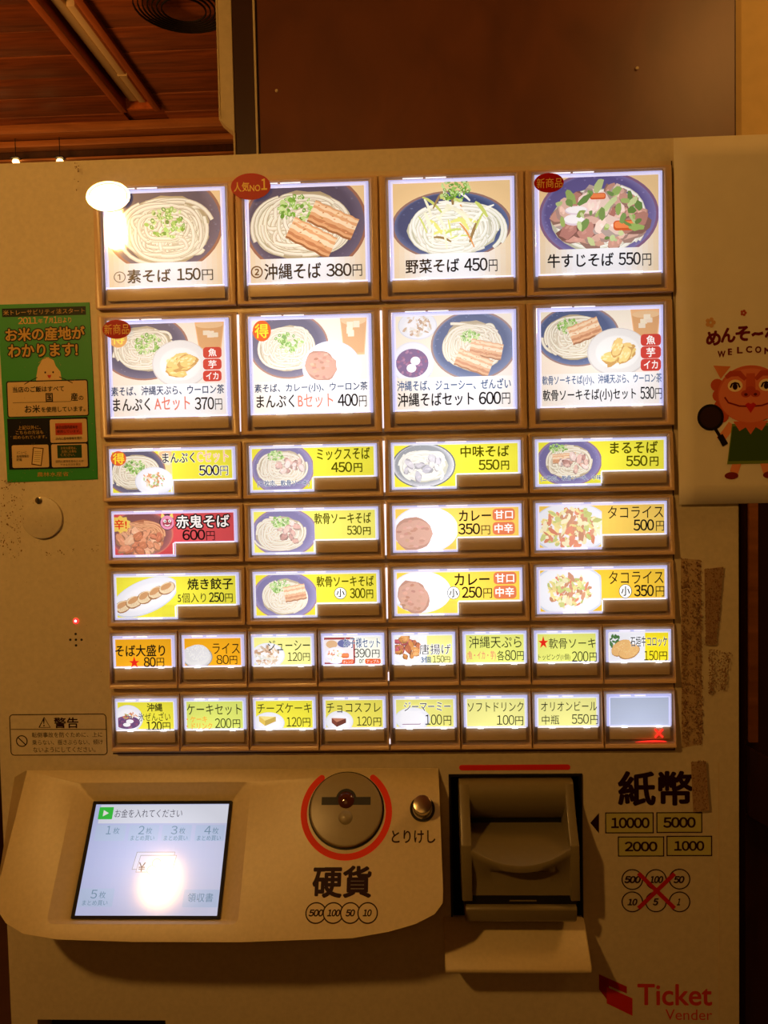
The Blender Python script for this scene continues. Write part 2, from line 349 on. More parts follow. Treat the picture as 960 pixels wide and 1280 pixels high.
def d_meat(A, cx, cz, rx, rz, n, st):
    cols = {'pk': ((225, 180, 160), (205, 150, 130), (240, 210, 195), (178, 120, 105)), 'wg': ((225, 222, 215), (205, 200, 205), (185, 180, 190)), 'or': ((225, 135, 85), (205, 105, 60), (240, 170, 120)), 'ka': ((205, 130, 60), (180, 95, 55), (228, 160, 90), (190, 80, 85))}[st]
    for i in range(n):
        x, z = in_ell(cx, cz, rx * .9, rz * .9); r = (rx + rz) * U(.09, .16); c = random.choice(cols); a = U(0, 3)
        A.blob(x, z - r * .12, r * 1.25, r * .85, jit(tuple(int(v * .72) for v in c), 10), 12, .35, a); A.blob(x, z, r * 1.15, r * .72, jit(c, 12), 12, .35, a)
        for k in range(3): A.blob(x + U(-.5, .5) * r, z + U(-.3, .3) * r, r * .3, r * .14, jit(tuple(min(255, v + 22) for v in c), 8), 8, .3, a)
def d_plate(A, cx, cz, rx, rz, st, deg=0):
    t = math.radians(deg); o = {'w': ((205, 210, 225), (236, 238, 246), (248, 248, 252)), 'cr': ((205, 198, 190), (228, 224, 218), (240, 238, 232))}[st]
    A.ell(cx, cz, rx, rz, o[0], 40, t); A.ell(cx, cz + rz * .02, rx * .96, rz * .95, o[1], 40, t); A.ell(cx, cz, rx * .72, rz * .68, o[2], 36, t)
def dish(A, L, scale=1):
    for d in L:
        k, cx, cz, rx, rz = d[:5]; o = d[5:]
        if k == 'bowl': d_bowl(A, cx, cz, rx, rz, o[0])
        elif k == 'noodles': d_noodles(A, cx, cz, rx, rz, o[0], o[1])
        elif k == 'greens': d_greens(A, cx, cz, rx, rz)
        elif k == 'pork': d_pork(A, cx, cz, rx, rz, o[0])
        elif k == 'bits': d_bits(A, cx, cz, rx, rz, o[0], o[1])
        elif k == 'meat': d_meat(A, cx, cz, rx, rz, o[0], o[1])
        elif k == 'plate': d_plate(A, cx, cz, rx, rz, o[0], *(o[1:]))
        elif k == 'veg':
            for i in range(34):
                x, z = in_ell(cx, cz - rz * .1, rx, rz * .85); c = random.choice(((225, 225, 120), (240, 238, 205), (205, 215, 110), (250, 248, 235), (225, 150, 80), (150, 120, 70))); a = U(0, 3.14); l = rx * U(.2, .45)
                A.stroke([(x + l * t * math.cos(a), z + l * t * math.sin(a) + l * .2 * (1 - t * t)) for t in (-1, -.5, 0, .5, 1)], rx * U(.05, .13), jit(c, 8), True)
        elif k == 'egg': A.ell(cx, cz, rx, rz, (225, 205, 215), 20); A.ell(cx, cz + rz * .15, rx * .92, rz * .8, (250, 244, 244), 20)
        elif k == 'carrot': A.poly(rrect(rx * 2, rz * 2, rz * .7, cx, cz), (205, 85, 35)); A.poly(rrect(rx * 1.8, rz * 1.3, rz * .55, cx, cz + rz * .15), (240, 130, 70))
        elif k in ('tea', 'glass'):
            a = (215, 150, 85) if k == 'tea' else (240, 215, 130); A.poly([(cx - rx * .95, cz + rz), (cx + rx * .95, cz + rz), (cx + rx * .7, cz - rz), (cx - rx * .7, cz - rz)], tuple(min(255, v + 25) for v in a))
            A.poly([(cx - rx * .85, cz + rz * .6), (cx + rx * .85, cz + rz * .6), (cx + rx * .64, cz - rz * .9), (cx - rx * .64, cz - rz * .9)], a); A.ell(cx, cz + rz * .6, rx * .85, rz * .22, (235, 185, 125), 20)
            for i in range(4): A.poly(rrect(rx * .42, rz * .3, .3, cx + U(-.35, .35) * rx, cz + U(-.1, .55) * rz), jit((245, 225, 190), 10))
        elif k == 'tempura':
            for i in range(6):
                x, z = in_ell(cx, cz, rx * .55, rz * .55); a = U(-.6, 1.2); r = (rx + rz) / 2
                A.blob(x, z - r * .06, r * .58, r * .3, (196, 140, 60), 16, .3, a); A.blob(x, z, r * .55, r * .26, jit((238, 200, 105), 10), 16, .3, a)
                for q in range(8): A.blob(x + U(-.4, .4) * r, z + U(-.18, .18) * r, r * .1, r * .05, jit((250, 225, 150), 12), 8, .4, a)
        elif k == 'curry':
            A.blob(cx, cz, rx, rz, (165, 105, 78), 22, .14); A.blob(cx, cz, rx * .93, rz * .92, (192, 132, 104), 20, .14)
            for i in range(26): x, z = in_ell(cx, cz, rx * .85, rz * .85); A.blob(x, z, rx * .13, rz * .09, jit((190, 125, 95), 28), 9, .35)
        elif k == 'zenzai':
            A.ell(cx, cz, rx, rz, (96, 62, 110), 28)
            for i in range(46): x, z = in_ell(cx, cz, rx * .9, rz * .9); A.ell(x, z, rx * .1, rz * .085, jit((140, 80, 120), 22), 9, U(0, 3))
            A.ell(cx + rx * .2, cz + rz * .15, rx * .3, rz * .3, (250, 248, 252), 18); A.ell(cx - rx * .05, cz - rz * .35, rx * .3, rz * .3, (250, 248, 252), 18)
        elif k == 'disc2': A.ell(cx, cz, rx, rz, (225, 150, 60), 26); A.text('得', cx, cz, rx * 1.4, rz * 1.3, 'Y', 1)
        elif k == 'gyoza':
            for i in range(5):
                t = (i - 2) / 2; x, z = cx + rx * .78 * t, cz + rz * .9 * t * .82; a = .5
                A.blob(x, z - .5, rx * .3, rz * .5, (150, 95, 45), 16, .1, a); A.blob(x, z, rx * .28, rz * .44, (236, 208, 160), 16, .1, a); A.blob(x - rx * .04, z + rz * .1, rx * .2, rz * .24, (200, 138, 78), 14, .15, a)
                for q in range(4): A.stroke([(x + rx * .05 * (q - 1.5), z - rz * .1), (x + rx * .07 * (q - 1.5), z - rz * .36)], .25, (190, 150, 100))
        elif k == 'octo':
            P = [(cx + rx * max(-1, min(1, 1.18 * math.cos(t))), cz + rz * max(-1, min(1, 1.18 * math.sin(t)))) for t in (i * math.pi / 16 for i in range(32))]
            A.poly(P, (205, 212, 228)); A.poly([(cx + (x - cx) * .94, cz + (z - cz) * .93) for x, z in P], (242, 244, 250))
        elif k == 'rice':
            A.blob(cx, cz, rx, rz, (215, 215, 215), 18, .1)
            for i in range(70): x, z = in_ell(cx, cz, rx * .9, rz * .9); A.ell(x, z, .55, .28, jit((245, 245, 242), 8), 7, U(0, 3))
        elif k == 'burst':
            A.poly([(cx + (rx if i % 2 else rx * .8) * math.cos(i * math.pi / 10), cz + (rz if i % 2 else rz * .8) * math.sin(i * math.pi / 10)) for i in range(20)], (245, 200, 60))
        elif k == 'demon':
            A.ell(cx, cz, rx, rz * .9, 'K', 24); A.ell(cx, cz - rz * .05, rx * .88, rz * .78, (235, 130, 170), 24); A.poly([(cx - rx * .8, cz + rz * .4), (cx - rx * .7, cz + rz * 1.1), (cx - rx * .3, cz + rz * .7)], (250, 220, 90)); A.poly([(cx + rx * .8, cz + rz * .4), (cx + rx * .7, cz + rz * 1.1), (cx + rx * .3, cz + rz * .7)], (250, 220, 90))
            A.ell(cx, cz - rz * .1, rx * .6, rz * .45, (150, 25, 40), 20)
            for s in (-1, 1): A.ell(cx + s * rx * .3, cz + rz * .1, rx * .2, rz * .18, 'W', 12); A.ell(cx + s * rx * .28, cz + rz * .08, rx * .08, rz * .09, 'K', 10)
            A.stroke([(cx - rx * .35, cz - rz * .3), (cx, cz - rz * .42), (cx + rx * .35, cz - rz * .3)], rz * .12, 'W')
        elif k == 'chili':
            for q in (0, 1): A.stroke([(cx - rx + 2 * rx * t, cz + rz * (1 - 2 * t) + rz * .8 * (t * t - t) * 2 + q * 1.2) for t in (0, .25, .5, .75, 1)], .9, (250, 215, 205), True)
        elif k == 'tray':
            A.poly(rrect(rx * 2, rz * 2, 2, cx, cz), (150, 45, 45)); A.poly(rrect(rx * 1.8, rz * 1.7, 1.5, cx, cz), (235, 225, 225)); A.ell(cx - rx * .4, cz + rz * .5, rx * .35, rz * .3, (215, 170, 120), 18); A.ell(cx + rx * .35, cz + rz * .55, rx * .4, rz * .3, (90, 95, 150), 18)
        elif k == 'leafy':
            for i in range(22): x, z = in_ell(cx, cz, rx, rz); A.blob(x, z, rx * .35, rz * .2, jit((60, 110, 50), 25), 9, .5, U(0, 3))
        elif k == 'croq':
            a = math.radians(o[0]); A.blob(cx, cz - .5, rx, rz, (160, 105, 45), 20, .06, a); A.blob(cx, cz, rx * .96, rz * .94, (222, 170, 96), 20, .06, a)
            for i in range(50): x, z = in_ell(cx, cz, rx * .8, rz * .75); A.blob(x, z, .5, .35, jit((230, 185, 115), 22), 6, .4)
        elif k == 'wedge':
            top, side = ((245, 225, 130), (232, 195, 80)) if o[0] == 'ch' else ((190, 120, 90), (120, 55, 40)); P0, P1, P2 = (cx - rx, cz + rz * .6), (cx + rx, cz + rz * .5), (cx - rx * .3, cz - rz * .1)
            A.poly([P0, P2, (P2[0], P2[1] - rz * .8), (P0[0], P0[1] - rz * .8)], side); A.poly([P2, P1, (P1[0], P1[1] - rz * .7), (P2[0], P2[1] - rz * .8)], tuple(int(v * .85) for v in side)); A.poly([P0, P1, P2], top)
        elif k == 'tofu': A.poly(rrect(rx * 1.6, rz * 1.5, 1.2, cx + .3, cz - 1), (140, 95, 130)); A.poly(rrect(rx * 1.7, rz * 1.6, 1.4, cx, cz), (246, 246, 250))

# ------------------------------------------------------------------ measured layout of the printing (mm): centre x, centre z, width, height
BT = {
(0,0):[['①',-38.73,-25.56,9.99,9.16,'br',0],['素そば',-13.78,-25.28,37.16,11.45,'K',1],['150',19.96,-24.89,20.11,10.12,'K',1],['円',35.73,-25.9,9.37,8.87,'K',0]],
(0,1):[['②',-42.73,-24.98,10.12,10.13,'br',1],['沖縄そば',-12.7,-25.13,47.75,13.62,'K',1],['380',25.93,-25.3,21.12,10.77,'K',1],['円',41.21,-26.04,7.91,9.62,'K',0]],
(0,2):[['野菜そば',-16.61,-24.49,44.45,11.79,'K',1],['450',19.13,-24.46,19.26,10.74,'K',1],['円',33.28,-25.68,7.02,9.58,'K',0]],
(0,3):[['牛すじそば',-15.3,-23.69,53.82,11.37,'K',1],['550',24.39,-23.68,17.94,10.43,'K',1],['円',38.2,-24.88,7.16,9.74,'K',0]],
(1,0):[['素そば、沖縄天ぷら、ウーロン茶',-1.28,-12.7,96.41,7.91,'N',0],['まんぷく',-32.44,-24.1,32.02,11.16,'K',1],['Aセット',2.29,-23.92,30.56,11.68,'sal',1],['370',29.76,-24.47,16.54,10.71,'K',1],['円',41.8,-25.41,6.03,9.16,'K',0],['badge',37.77,17.74,15.7,9.25,'bg',0],['badge',37.47,8.1,15.71,9.01,'bg',0],['badge',37.17,-1.68,15.72,9.02,'bg',0],['魚',37.91,17.86,7.06,6.75,'W',1],['芋',37.6,8.1,7.07,6.76,'W',1],['イカ',37.17,-1.68,10.48,6.17,'W',1]],
(1,1):[['素そば、カレー(小)、ウーロン茶',0.14,-13.72,95.25,8.36,'N',0],['まんぷく',-30.06,-24.28,32.06,11.06,'K',1],['Bセット',3.76,-24.48,29.85,11.86,'sal',1],['400',30.84,-24.64,17.08,10.61,'K',1],['円',43.35,-25.85,6.46,9.07,'K',0],['disc',-39.87,34.51,15.34,17.39,'org',0],['得',-40.13,34.52,11.7,11.95,'Y',1]],
(1,2):[['沖縄そば、ジューシー、ぜんざい',-0.67,-14.18,94.35,8.95,'nl',0],['沖縄そばセット',-15.93,-25.83,63.41,11.63,'K',1],['600',29.04,-25.91,18.35,10.65,'K',1],['円',42.33,-26.5,6.71,9.38,'K',0]],
(1,3):[['軟骨ソーキそば(小)、沖縄天ぷら、ウーロン茶',1.01,-13.33,97.52,9.01,'nl',0],['軟骨ソーキそば(小)セット',-9.32,-25.77,76.24,10.93,'K',1],['530',38.0,-24.91,11.44,10.47,'K',1],['円',47.14,-25.78,5.33,8.82,'K',0],['badge',41.06,18.16,16.47,9.67,'bg',0],['badge',41.0,8.1,16.49,9.94,'bg',0],['badge',40.94,-2.1,16.5,9.95,'bg',0],['魚',41.06,18.16,7.35,7.43,'W',1],['芋',41.0,8.1,7.36,7.7,'W',1],['イカ',40.94,-1.97,11.42,6.84,'W',1]],
(2,0):[['まんぷく',6.17,11.11,27.76,9.02,'K',1,1],['Cセット',35.43,11.48,26.63,10.04,'pch',1,1],['500',32.0,0.03,17.43,9.01,'K',1,1],['円',44.79,-0.5,6.66,7.71,'K',0,1],['disc',-45.37,11.6,13.45,12.46,'org',0],['得',-45.25,11.47,10.09,9.44,'Y',1]],
(2,1):[['ミックスそば',25.94,11.43,44.72,10.32,'ol',1],['450',24.29,0.27,17.7,8.68,'ol',1],['円',38.04,-0.4,7.32,7.64,'ol',0],['(三枚肉、軟骨ソーキ)',-25.27,-12.56,44.3,6.17,'nl',1,1]],
(2,2):[['中味そば',24.09,10.86,40.46,9.75,'ol',1],['550',27.42,-0.4,17.38,8.73,'ol',1],['円',40.76,-1.07,6.73,7.66,'ol',0]],
(2,3):[['まるそば',26.74,11.35,39.08,9.95,'ol',1],['550',28.96,0.2,17.63,8.91,'ol',1],['円',43.13,-0.49,7.14,7.84,'ol',0],['(三枚肉、軟骨ソーキ、中味)',-24.51,-13.15,51.24,5.16,'nl',1,1]],
(3,0):[['赤鬼そば',25.12,10.03,45.54,11.13,'W',1,2],['600',17.16,-1.31,19.59,9.1,'K',1],['円',31.42,-2.33,7.46,7.78,'K',0],['辛!',-45.61,8.67,10.9,8.51,'R',1]],
(3,1):[['軟骨ソーキそば',24.16,10.46,47.93,9.73,'ol',0],['530',33.8,0.15,12.42,7.88,'ol',0],['円',44.3,-0.68,6.58,6.72,'ol',0]],
(3,2):[['カレー',15.06,10.53,26.84,9.44,'K',1],['350',10.06,-0.51,18.26,9.37,'K',1],['円',23.85,-1.68,7.29,7.73,'K',0],['badge',39.0,10.99,18.45,10.2,'bg2',0],['badge',38.84,-0.52,18.46,10.74,'bg2',0],['甘口',39.0,10.99,15.33,7.29,'W',1],['中辛',38.84,-0.52,15.34,7.84,'W',1]],
(3,3):[['タコライス',27.64,10.99,45.37,10.29,'K',0],['500',34.36,0.08,16.92,9.56,'K',1],['円',47.67,-0.94,6.65,8.19,'K',0]],
(4,0):[['焼き餃子',29.84,10.52,39.22,9.92,'K',1],['5個入り',13.7,-1.19,24.32,8.39,'K',0],['250',35.03,-1.0,13.16,8.55,'K',1],['円',45.57,-1.8,6.44,7.36,'K',0]],
(4,1):[['軟骨ソーキそば',25.02,10.89,48.6,9.43,'ol',0],['disc',20.71,0.74,10.44,10.22,'Wd',0],['小',20.84,1.0,7.13,7.04,'K',1],['300',35.34,0.65,13.22,8.73,'ol',0],['円',45.61,-0.14,5.84,7.56,'ol',0]],
(4,2):[['カレー',11.72,10.87,29.42,10.47,'K',1],['disc',-3.85,-0.36,10.61,10.96,'Wd',0],['小',-3.85,-0.36,7.51,7.72,'K',1],['250',11.54,-0.07,17.05,9.65,'K',1],['円',24.69,-1.05,7.22,8.23,'K',0],['badge',39.3,11.47,19.03,10.39,'bg2',0],['badge',39.13,-0.36,19.05,11.19,'bg2',0],['甘口',39.17,11.47,15.69,7.55,'W',1],['中辛',39.0,-0.23,15.7,8.09,'W',1]],
(4,3):[['タコライス',27.75,10.39,44.93,10.9,'K',0],['disc',18.9,-1.1,10.68,11.64,'Wd',0],['小',19.03,-0.97,7.37,8.16,'K',1],['350',34.15,-0.82,16.24,9.83,'K',1],['円',47.33,-1.66,7.1,8.67,'K',0]],
(5,0):[['そば大盛り',-2.51,7.42,43.31,10.38,'K',1],['★',-7.95,-2.39,9.14,9.78,'R',0],['80',5.49,-2.55,10.43,8.72,'K',1],['円',14.74,-2.78,6.51,7.46,'K',0]],
(5,1):[['ライス',11.81,8.45,23.27,9.28,'K',0],['80',8.55,-1.08,10.61,7.9,'K',0],['円',17.85,-1.58,6.46,7.17,'K',0]],
(5,2):[['ジューシー',5.73,10.37,35.96,9.08,'K',0],['120',10.61,0.64,12.33,7.59,'K',0],['円',20.48,0.27,5.9,6.63,'K',0]],
(5,3):[['お子様セット',7.95,11.9,31.1,9.1,'nl',1,1],['390',8.0,3.04,14.28,7.53,'K',0],['円',19.58,2.39,6.37,6.6,'K',0],['badge',-4.29,-4.27,9.97,4.12,'org',0],['badge',17.02,-4.13,13.25,4.37,'org',0],['or',7.34,-3.89,4.08,3.55,'K',0],['オレンジ',-4.17,-4.4,8.18,2.74,'W',0],['アップル',17.02,-4.13,10.71,2.7,'W',0]],
(5,4):[['唐揚げ',9.87,5.56,26.53,8.88,'K',0,1],['3個',1.89,-3.16,8.34,5.7,'nl',0],['150',12.44,-2.89,9.63,5.94,'K',0],['円',19.85,-3.37,4.68,5.21,'K',0]],
(5,5):[['沖縄天ぷら',0.25,10.97,43.93,10.18,'K',0],['(魚・イカ・芋)',-11.56,-0.55,24.35,8.63,'sal',0],['各',4.74,-0.49,6.2,8.32,'K',0],['80',13.01,-0.32,9.3,8.8,'K',0],['円',21.26,-0.81,5.68,7.53,'K',0]],
(5,6):[['★',-19.53,10.59,8.23,10.35,'R',0],['軟骨ソーキ',4.59,9.24,38.98,8.9,'K',0],['トッピング(1個)',-10.56,-2.59,26.48,5.96,'K',0],['200',11.01,-2.06,13.59,8.72,'K',0],['円',21.77,-2.71,5.89,7.76,'K',0]],
(5,7):[['石垣牛コロッケ',7.94,10.01,30.53,8.97,'K',1,1],['150',9.77,-1.98,11.46,8.19,'K',0],['円',19.69,-2.49,6.36,7.47,'K',0]],
(6,0):[['沖縄',8.39,12.67,13.59,7.19,'K',1],['氷ぜんざい',7.85,4.58,27.72,7.6,'K',0],['120',7.31,-3.53,13.61,8.26,'K',1],['円',18.14,-4.14,6.53,7.27,'K',0]],
(6,1):[['ケーキセット',-0.21,10.37,47.03,9.47,'K',0],['・ケーキ',-15.31,2.03,17.97,5.33,'or2',0],['・ドリンク',-13.28,-3.99,22.4,5.82,'or2',0],['200',7.34,-1.55,14.03,8.49,'K',0],['円',18.88,-2.17,6.49,7.5,'K',0]],
(6,2):[['チーズケーキ',0.39,11.25,46.68,8.65,'K',0],['120',8.44,-0.9,12.89,8.2,'K',0],['円',19.12,-1.38,6.44,7.47,'K',0]],
(6,3):[['チョコスフレ',-0.39,10.83,46.09,8.36,'K',0],['120',8.57,-0.76,12.8,7.91,'K',0],['円',19.55,-1.5,6.65,7.19,'K',0]],
(6,4):[['ジーマーミー',2.23,11.31,39.43,7.79,'K',0,1],['100',7.39,-0.03,14.22,8.86,'K',0],['円',19.04,-0.81,6.43,8.11,'K',0]],
(6,5):[['ソフトドリンク',-0.17,10.5,46.89,8.23,'K',0],['100',8.05,-0.82,14.65,8.28,'K',0],['円',19.49,-1.6,6.65,7.53,'K',0]],
(6,6):[['オリオンビール',1.27,10.47,46.8,8.2,'K',0],['中瓶',-14.22,-1.01,14.58,7.99,'K',0],['550',10.54,-0.55,14.27,8.25,'K',0],['円',22.15,-1.19,6.33,7.78,'K',0]],
(6,7):[],
}
DT = {
(0,0):[['bowl',-0.73,18.0,50.94,41.73,'dk'],['noodles',2.55,11.89,38.07,28.71,70,'nd'],['greens',1.95,17.91,16.61,12.52]],
(0,1):[['bowl',-1.09,13.98,51.52,42.73,'dk'],['noodles',-2.98,12.23,40.17,27.98,75,'nd'],['greens',-7.91,25.86,16.38,10.87],['pork',22.17,15.78,19.75,8.79,-25],['pork',3.89,2.15,19.82,8.81,-28]],
(0,2):[['bowl',-0.37,8.12,49.47,28.29,'dk2'],['noodles',1.39,4.72,37.76,23.16,70,'wh'],['veg',1.57,14.99,26.02,23.12],['greens',3.76,36.72,13.51,8.71]],
(0,3):[['bowl',-0.18,12.26,48.72,35.7,'pu'],['noodles',-0.98,8.46,38.47,28.07,30,'wh'],['meat',-0.96,11.01,35.9,24.23,40,'pk'],['egg',-20.24,9.11,8.74,4.6],['egg',-18.36,16.7,9.25,3.57],['carrot',20.75,3.39,9.21,4.08],['carrot',-0.81,27.56,6.41,2.54],['bits',-0.95,12.28,35.9,24.23,26,'gr']],
(1,0):[['bowl',-20.3,23.96,38.19,27.84,'dk'],['noodles',-20.35,22.67,26.34,19.34,45,'nd'],['greens',-17.58,26.46,11.85,8.76],['tea',35.9,33.2,13.6,12.83],['plate',10.23,8.96,24.16,20.11,'cr'],['tempura',10.23,8.96,16.29,13.4],['disc2',-42.17,31.79,7.92,7.74]],
(1,1):[['bowl',-18.01,21.88,33.73,27.64,'dk'],['noodles',-19.38,19.36,24.66,19.2,45,'nd'],['greens',-17.92,25.2,11.68,8.19],['tea',37.02,30.55,12.37,17.83],['plate',17.78,3.0,24.57,21.75,'w'],['curry',8.76,4.52,13.46,12.8]],
(1,2):[['plate',-29.83,35.31,16.07,11.57,'w'],['bits',-29.83,35.31,12.45,8.74,40,'rc'],['plate',-34.33,4.52,17.68,17.56,'w'],['zenzai',-34.85,4.53,13.52,11.88],['bowl',16.42,17.82,35.62,28.77,'dk2'],['noodles',15.9,17.32,25.3,21.07,45,'nd'],['greens',12.68,25.63,8.26,5.13],['pork',26.69,14.46,13.4,6.17,-12],['pork',16.2,3.94,14.98,6.7,-22]],
(1,3):[['bowl',-18.29,23.13,34.46,25.02,'dk2'],['noodles',-21.37,22.2,25.02,18.39,40,'nd'],['greens',-26.37,31.79,8.17,6.38],['pork',-12.38,27.56,12.75,7.14,20],['tea',37.21,31.24,13.18,13.21],['plate',14.2,8.96,24.94,19.91,'cr'],['tempura',14.71,8.94,16.29,12.77]],
(2,0):[['glass',-4.48,7.79,7.72,11.42],['bowl',-31.8,0.75,26.35,20.87,'dk'],['noodles',-31.85,-0.52,20.16,15.28,35,'nd'],['greens',-31.7,3.8,8.27,6.36],['plate',-15.35,-8.5,16.51,12.22,'w'],['bits',-15.3,-7.23,9.8,6.62,40,'or']],
(2,1):[['bowl',-25.69,0.08,26.71,22.22,'pu'],['noodles',-26.69,0.61,20.86,15.65,35,'nd'],['greens',-30.99,10.8,7.63,4.04],['meat',-21.04,2.51,13.98,7.57,14,'pk']],
(2,2):[['bowl',-26.85,0.13,26.64,18.8,'dg'],['noodles',-27.38,-0.38,20.38,14.1,30,'wh'],['meat',-27.39,-1.17,15.68,10.97,12,'wg']],
(2,3):[['bowl',-26.3,0.63,27.02,20.21,'pu'],['noodles',-26.3,0.63,20.59,14.25,30,'nd'],['greens',-35.18,11.96,7.21,3.62],['pork',-30.12,4.08,9.78,3.62,5],['meat',-21.15,0.52,14.14,7.77,14,'pk']],
(3,0):[['bowl',-28.54,0.16,27.98,19.99,'rd'],['noodles',-28.58,-1.12,20.73,13.33,25,'on'],['meat',-29.28,-6.24,20.74,10.77,36,'or'],['burst',-45.87,8.68,9.35,7.68],['demon',-5.43,9.97,6.71,7.67],['chili',43.63,-2.43,5.14,3.58]],
(3,1):[['bowl',-25.62,-0.8,28.09,20.86,'pu'],['noodles',-28.97,-2.01,20.95,15.78,40,'nd'],['greens',-28.69,8.16,8.17,4.58],['meat',-20.0,-0.9,11.48,10.17,12,'pk']],
(3,2):[['plate',-26.56,-0.5,27.52,19.73,'w'],['curry',-36.33,-4.26,16.27,13.16]],
(3,3):[['plate',-25.6,-1.41,33.05,21.41,'w'],['bits',-25.6,-1.41,24.53,15.66,120,'tc']],
(4,0):[['plate',-26.98,-0.07,30.68,14.2,'w',22],['gyoza',-26.98,-0.07,24.7,10.32]],
(4,1):[['bowl',-26.21,-0.59,27.67,20.5,'pu'],['noodles',-27.01,-1.86,19.99,15.38,40,'nd'],['greens',-30.61,7.15,8.2,5.63],['pork',-17.95,1.84,9.21,6.14,10]],
(4,2):[['plate',-31.18,0.58,25.45,17.77,'w'],['curry',-37.75,-3.25,13.52,13.61]],
(4,3):[['octo',-27.5,-0.0,26.86,18.68],['bits',-27.5,-0.0,17.9,12.97,110,'tc']],
(5,1):[['bowl',-13.28,1.12,12.97,9.85,'gy'],['rice',-13.96,4.24,10.89,7.77]],
(5,2):[['plate',-12.51,1.69,14.43,10.85,'w'],['bits',-13.03,1.7,10.82,8.78,70,'rc']],
(5,3):[['tray',-12.13,4.83,14.06,11.57],['plate',-14.78,1.0,9.72,7.21,'w'],['bits',-14.78,1.0,6.65,4.63,18,'tc'],['carrot',-6.34,0.9,3.06,2.06],['egg',-19.92,-0.22,2.56,2.06]],
(5,4):[['plate',-13.89,3.09,14.35,11.06,'w'],['meat',-13.81,7.04,11.74,9.47,26,'ka']],
(5,7):[['leafy',-20.09,10.1,4.59,5.21],['croq',-14.52,4.82,9.19,6.25,35],['croq',-8.17,1.62,9.18,5.73,20]],
(6,0):[['plate',-15.52,2.95,13.12,11.79,'w'],['zenzai',-16.17,-0.45,11.02,5.76],['bits',-14.11,5.56,6.29,3.14,20,'or']],
(6,2):[['plate',-13.28,-2.01,13.45,9.37,'w'],['wedge',-14.5,0.6,7.24,5.72,'ch']],
(6,3):[['plate',-12.72,-1.23,11.8,9.33,'w'],['wedge',-13.23,-1.22,6.16,5.18,'cc']],
(6,4):[['plate',-10.46,0.53,15.05,9.81,'w'],['tofu',-11.78,1.91,10.21,7.08]],
}
PO = [
['米トレーサビリティ法スタート',-315.24,143.27,70.47,4.33,'gold',0],
['2011',-329.48,136.19,16.66,5.76,'cream',1],
['年',-318.5,135.45,3.99,3.93,'cream',1],
['7',-313.62,136.24,3.98,5.78,'cream',1],
['月',-309.49,135.7,3.64,4.27,'cream',1],
['1',-305.4,136.17,3.11,5.8,'cream',1],
['日より',-297.47,135.6,11.41,4.55,'cream',1],
['お米の産地が',-314.96,124.56,68.82,11.55,'gold',2,3],
['わかります!',-317.35,110.87,60.39,11.36,'gold',2,3],
['当店のご飯はすべて',-322.61,78.06,44.72,4.98,'K',1],
['国',-313.43,70.7,6.26,7.66,'K',1],
['産',-291.73,70.67,6.24,6.97,'K',1],
['の',-285.87,69.67,4.16,3.63,'K',1],
['お米',-328.44,61.38,13.6,6.82,'K',1],
['を使用しています。',-301.67,60.56,38.23,4.84,'K',1],
['上記以外に、',-331.8,45.7,19.73,3.46,'gold',0],
['こちらの方法も',-331.72,41.51,23.75,3.2,'gold',0],
['認められています。',-331.54,37.5,29.34,2.91,'gold',0],
['店内に産地情報を掲示',-297.8,35.61,22.96,2.54,'K',0],
['本日は国内産米を',-299.15,45.27,18.78,3.13,'K',0],
['使用しています。',-297.73,41.58,20.52,2.59,'K',0],
['メニューに',-339.43,24.43,8.75,2.54,'K',0],
['産地情報を',-338.51,21.33,10.85,2.5,'K',0],
['記載',-341.7,18.4,4.73,2.47,'K',0],
['お米の産地は、',-298.21,27.44,13.75,2.42,'gold',0],
['店員にお尋ね',-298.06,24.53,12.88,2.44,'gold',0],
['ください。',-299.13,21.65,12.71,2.45,'gold',0],
['店内に産地を知ることが',-297.87,16.16,24.38,2.2,'K',0],
['できる方法を掲示',-297.2,13.24,17.59,2.01,'K',0],
['農林水産省',-312.86,5.36,27.41,3.87,'gold',0],
]
POB = [
['disc',-315.04,69.81,69.93,30.07,'',0],
['disc',-315.98,31.76,68.88,42.69,'',0],
['disc',-297.89,42.09,32.69,20.44,'',0],
['disc',-331.96,21.1,32.69,20.02,'',0],
['disc',-297.94,21.03,31.86,20.32,'',0],
['disc',-297.65,43.62,23.3,10.22,'',0],
['disc',-297.72,24.44,21.24,11.1,'',0],
['disc',-313.73,91.06,23.1,27.78,'',0],
['disc',-325.86,20.79,11.71,16.25,'',0],
['disc',-320.2,66.96,50.49,1.02,'',0],
]
WP = [['WELCOME',271.8,92.95,44.25,7.34,'mar',0],['めんそーれ',265.77,107.39,61.16,21.2,'mar',2]]
WPP = [[270.93,60.54],[240.52,40.39],[250.22,21.66],[257.49,-0.76],[284.26,-1.33],[270.9,21.19],[267.36,124.64],[240.74,117.61]]
CO = [['硬貨',-67.51,-90.56,47.6,24.16,'K',2],['とりけし',-9.95,-56.46,35.76,10.31,'K',1]]
COC = [
['disc',-87.19,-113.33,16.83,15.69,'',0],
['disc',-73.53,-113.31,16.8,15.67,'',0],
['disc',-60.15,-113.29,16.25,15.66,'',0],
['disc',-46.53,-113.27,16.22,15.64,'',0],
['500',-86.93,-113.33,12.1,6.16,'K',2],
['100',-73.0,-113.31,10.5,6.16,'K',2],
['50',-60.02,-113.29,7.6,6.16,'K',2],
['10',-46.66,-113.27,7.06,6.15,'K',2],
]
ARC = [[-66.06,-36.73],[-101.69,-39.83],[-29.83,-40.07],[-64.85,-73.81],[-88.1,-3.47],[-41.39,-3.74]]
DISC = [-65.82,-32.35,62.5,65.68]
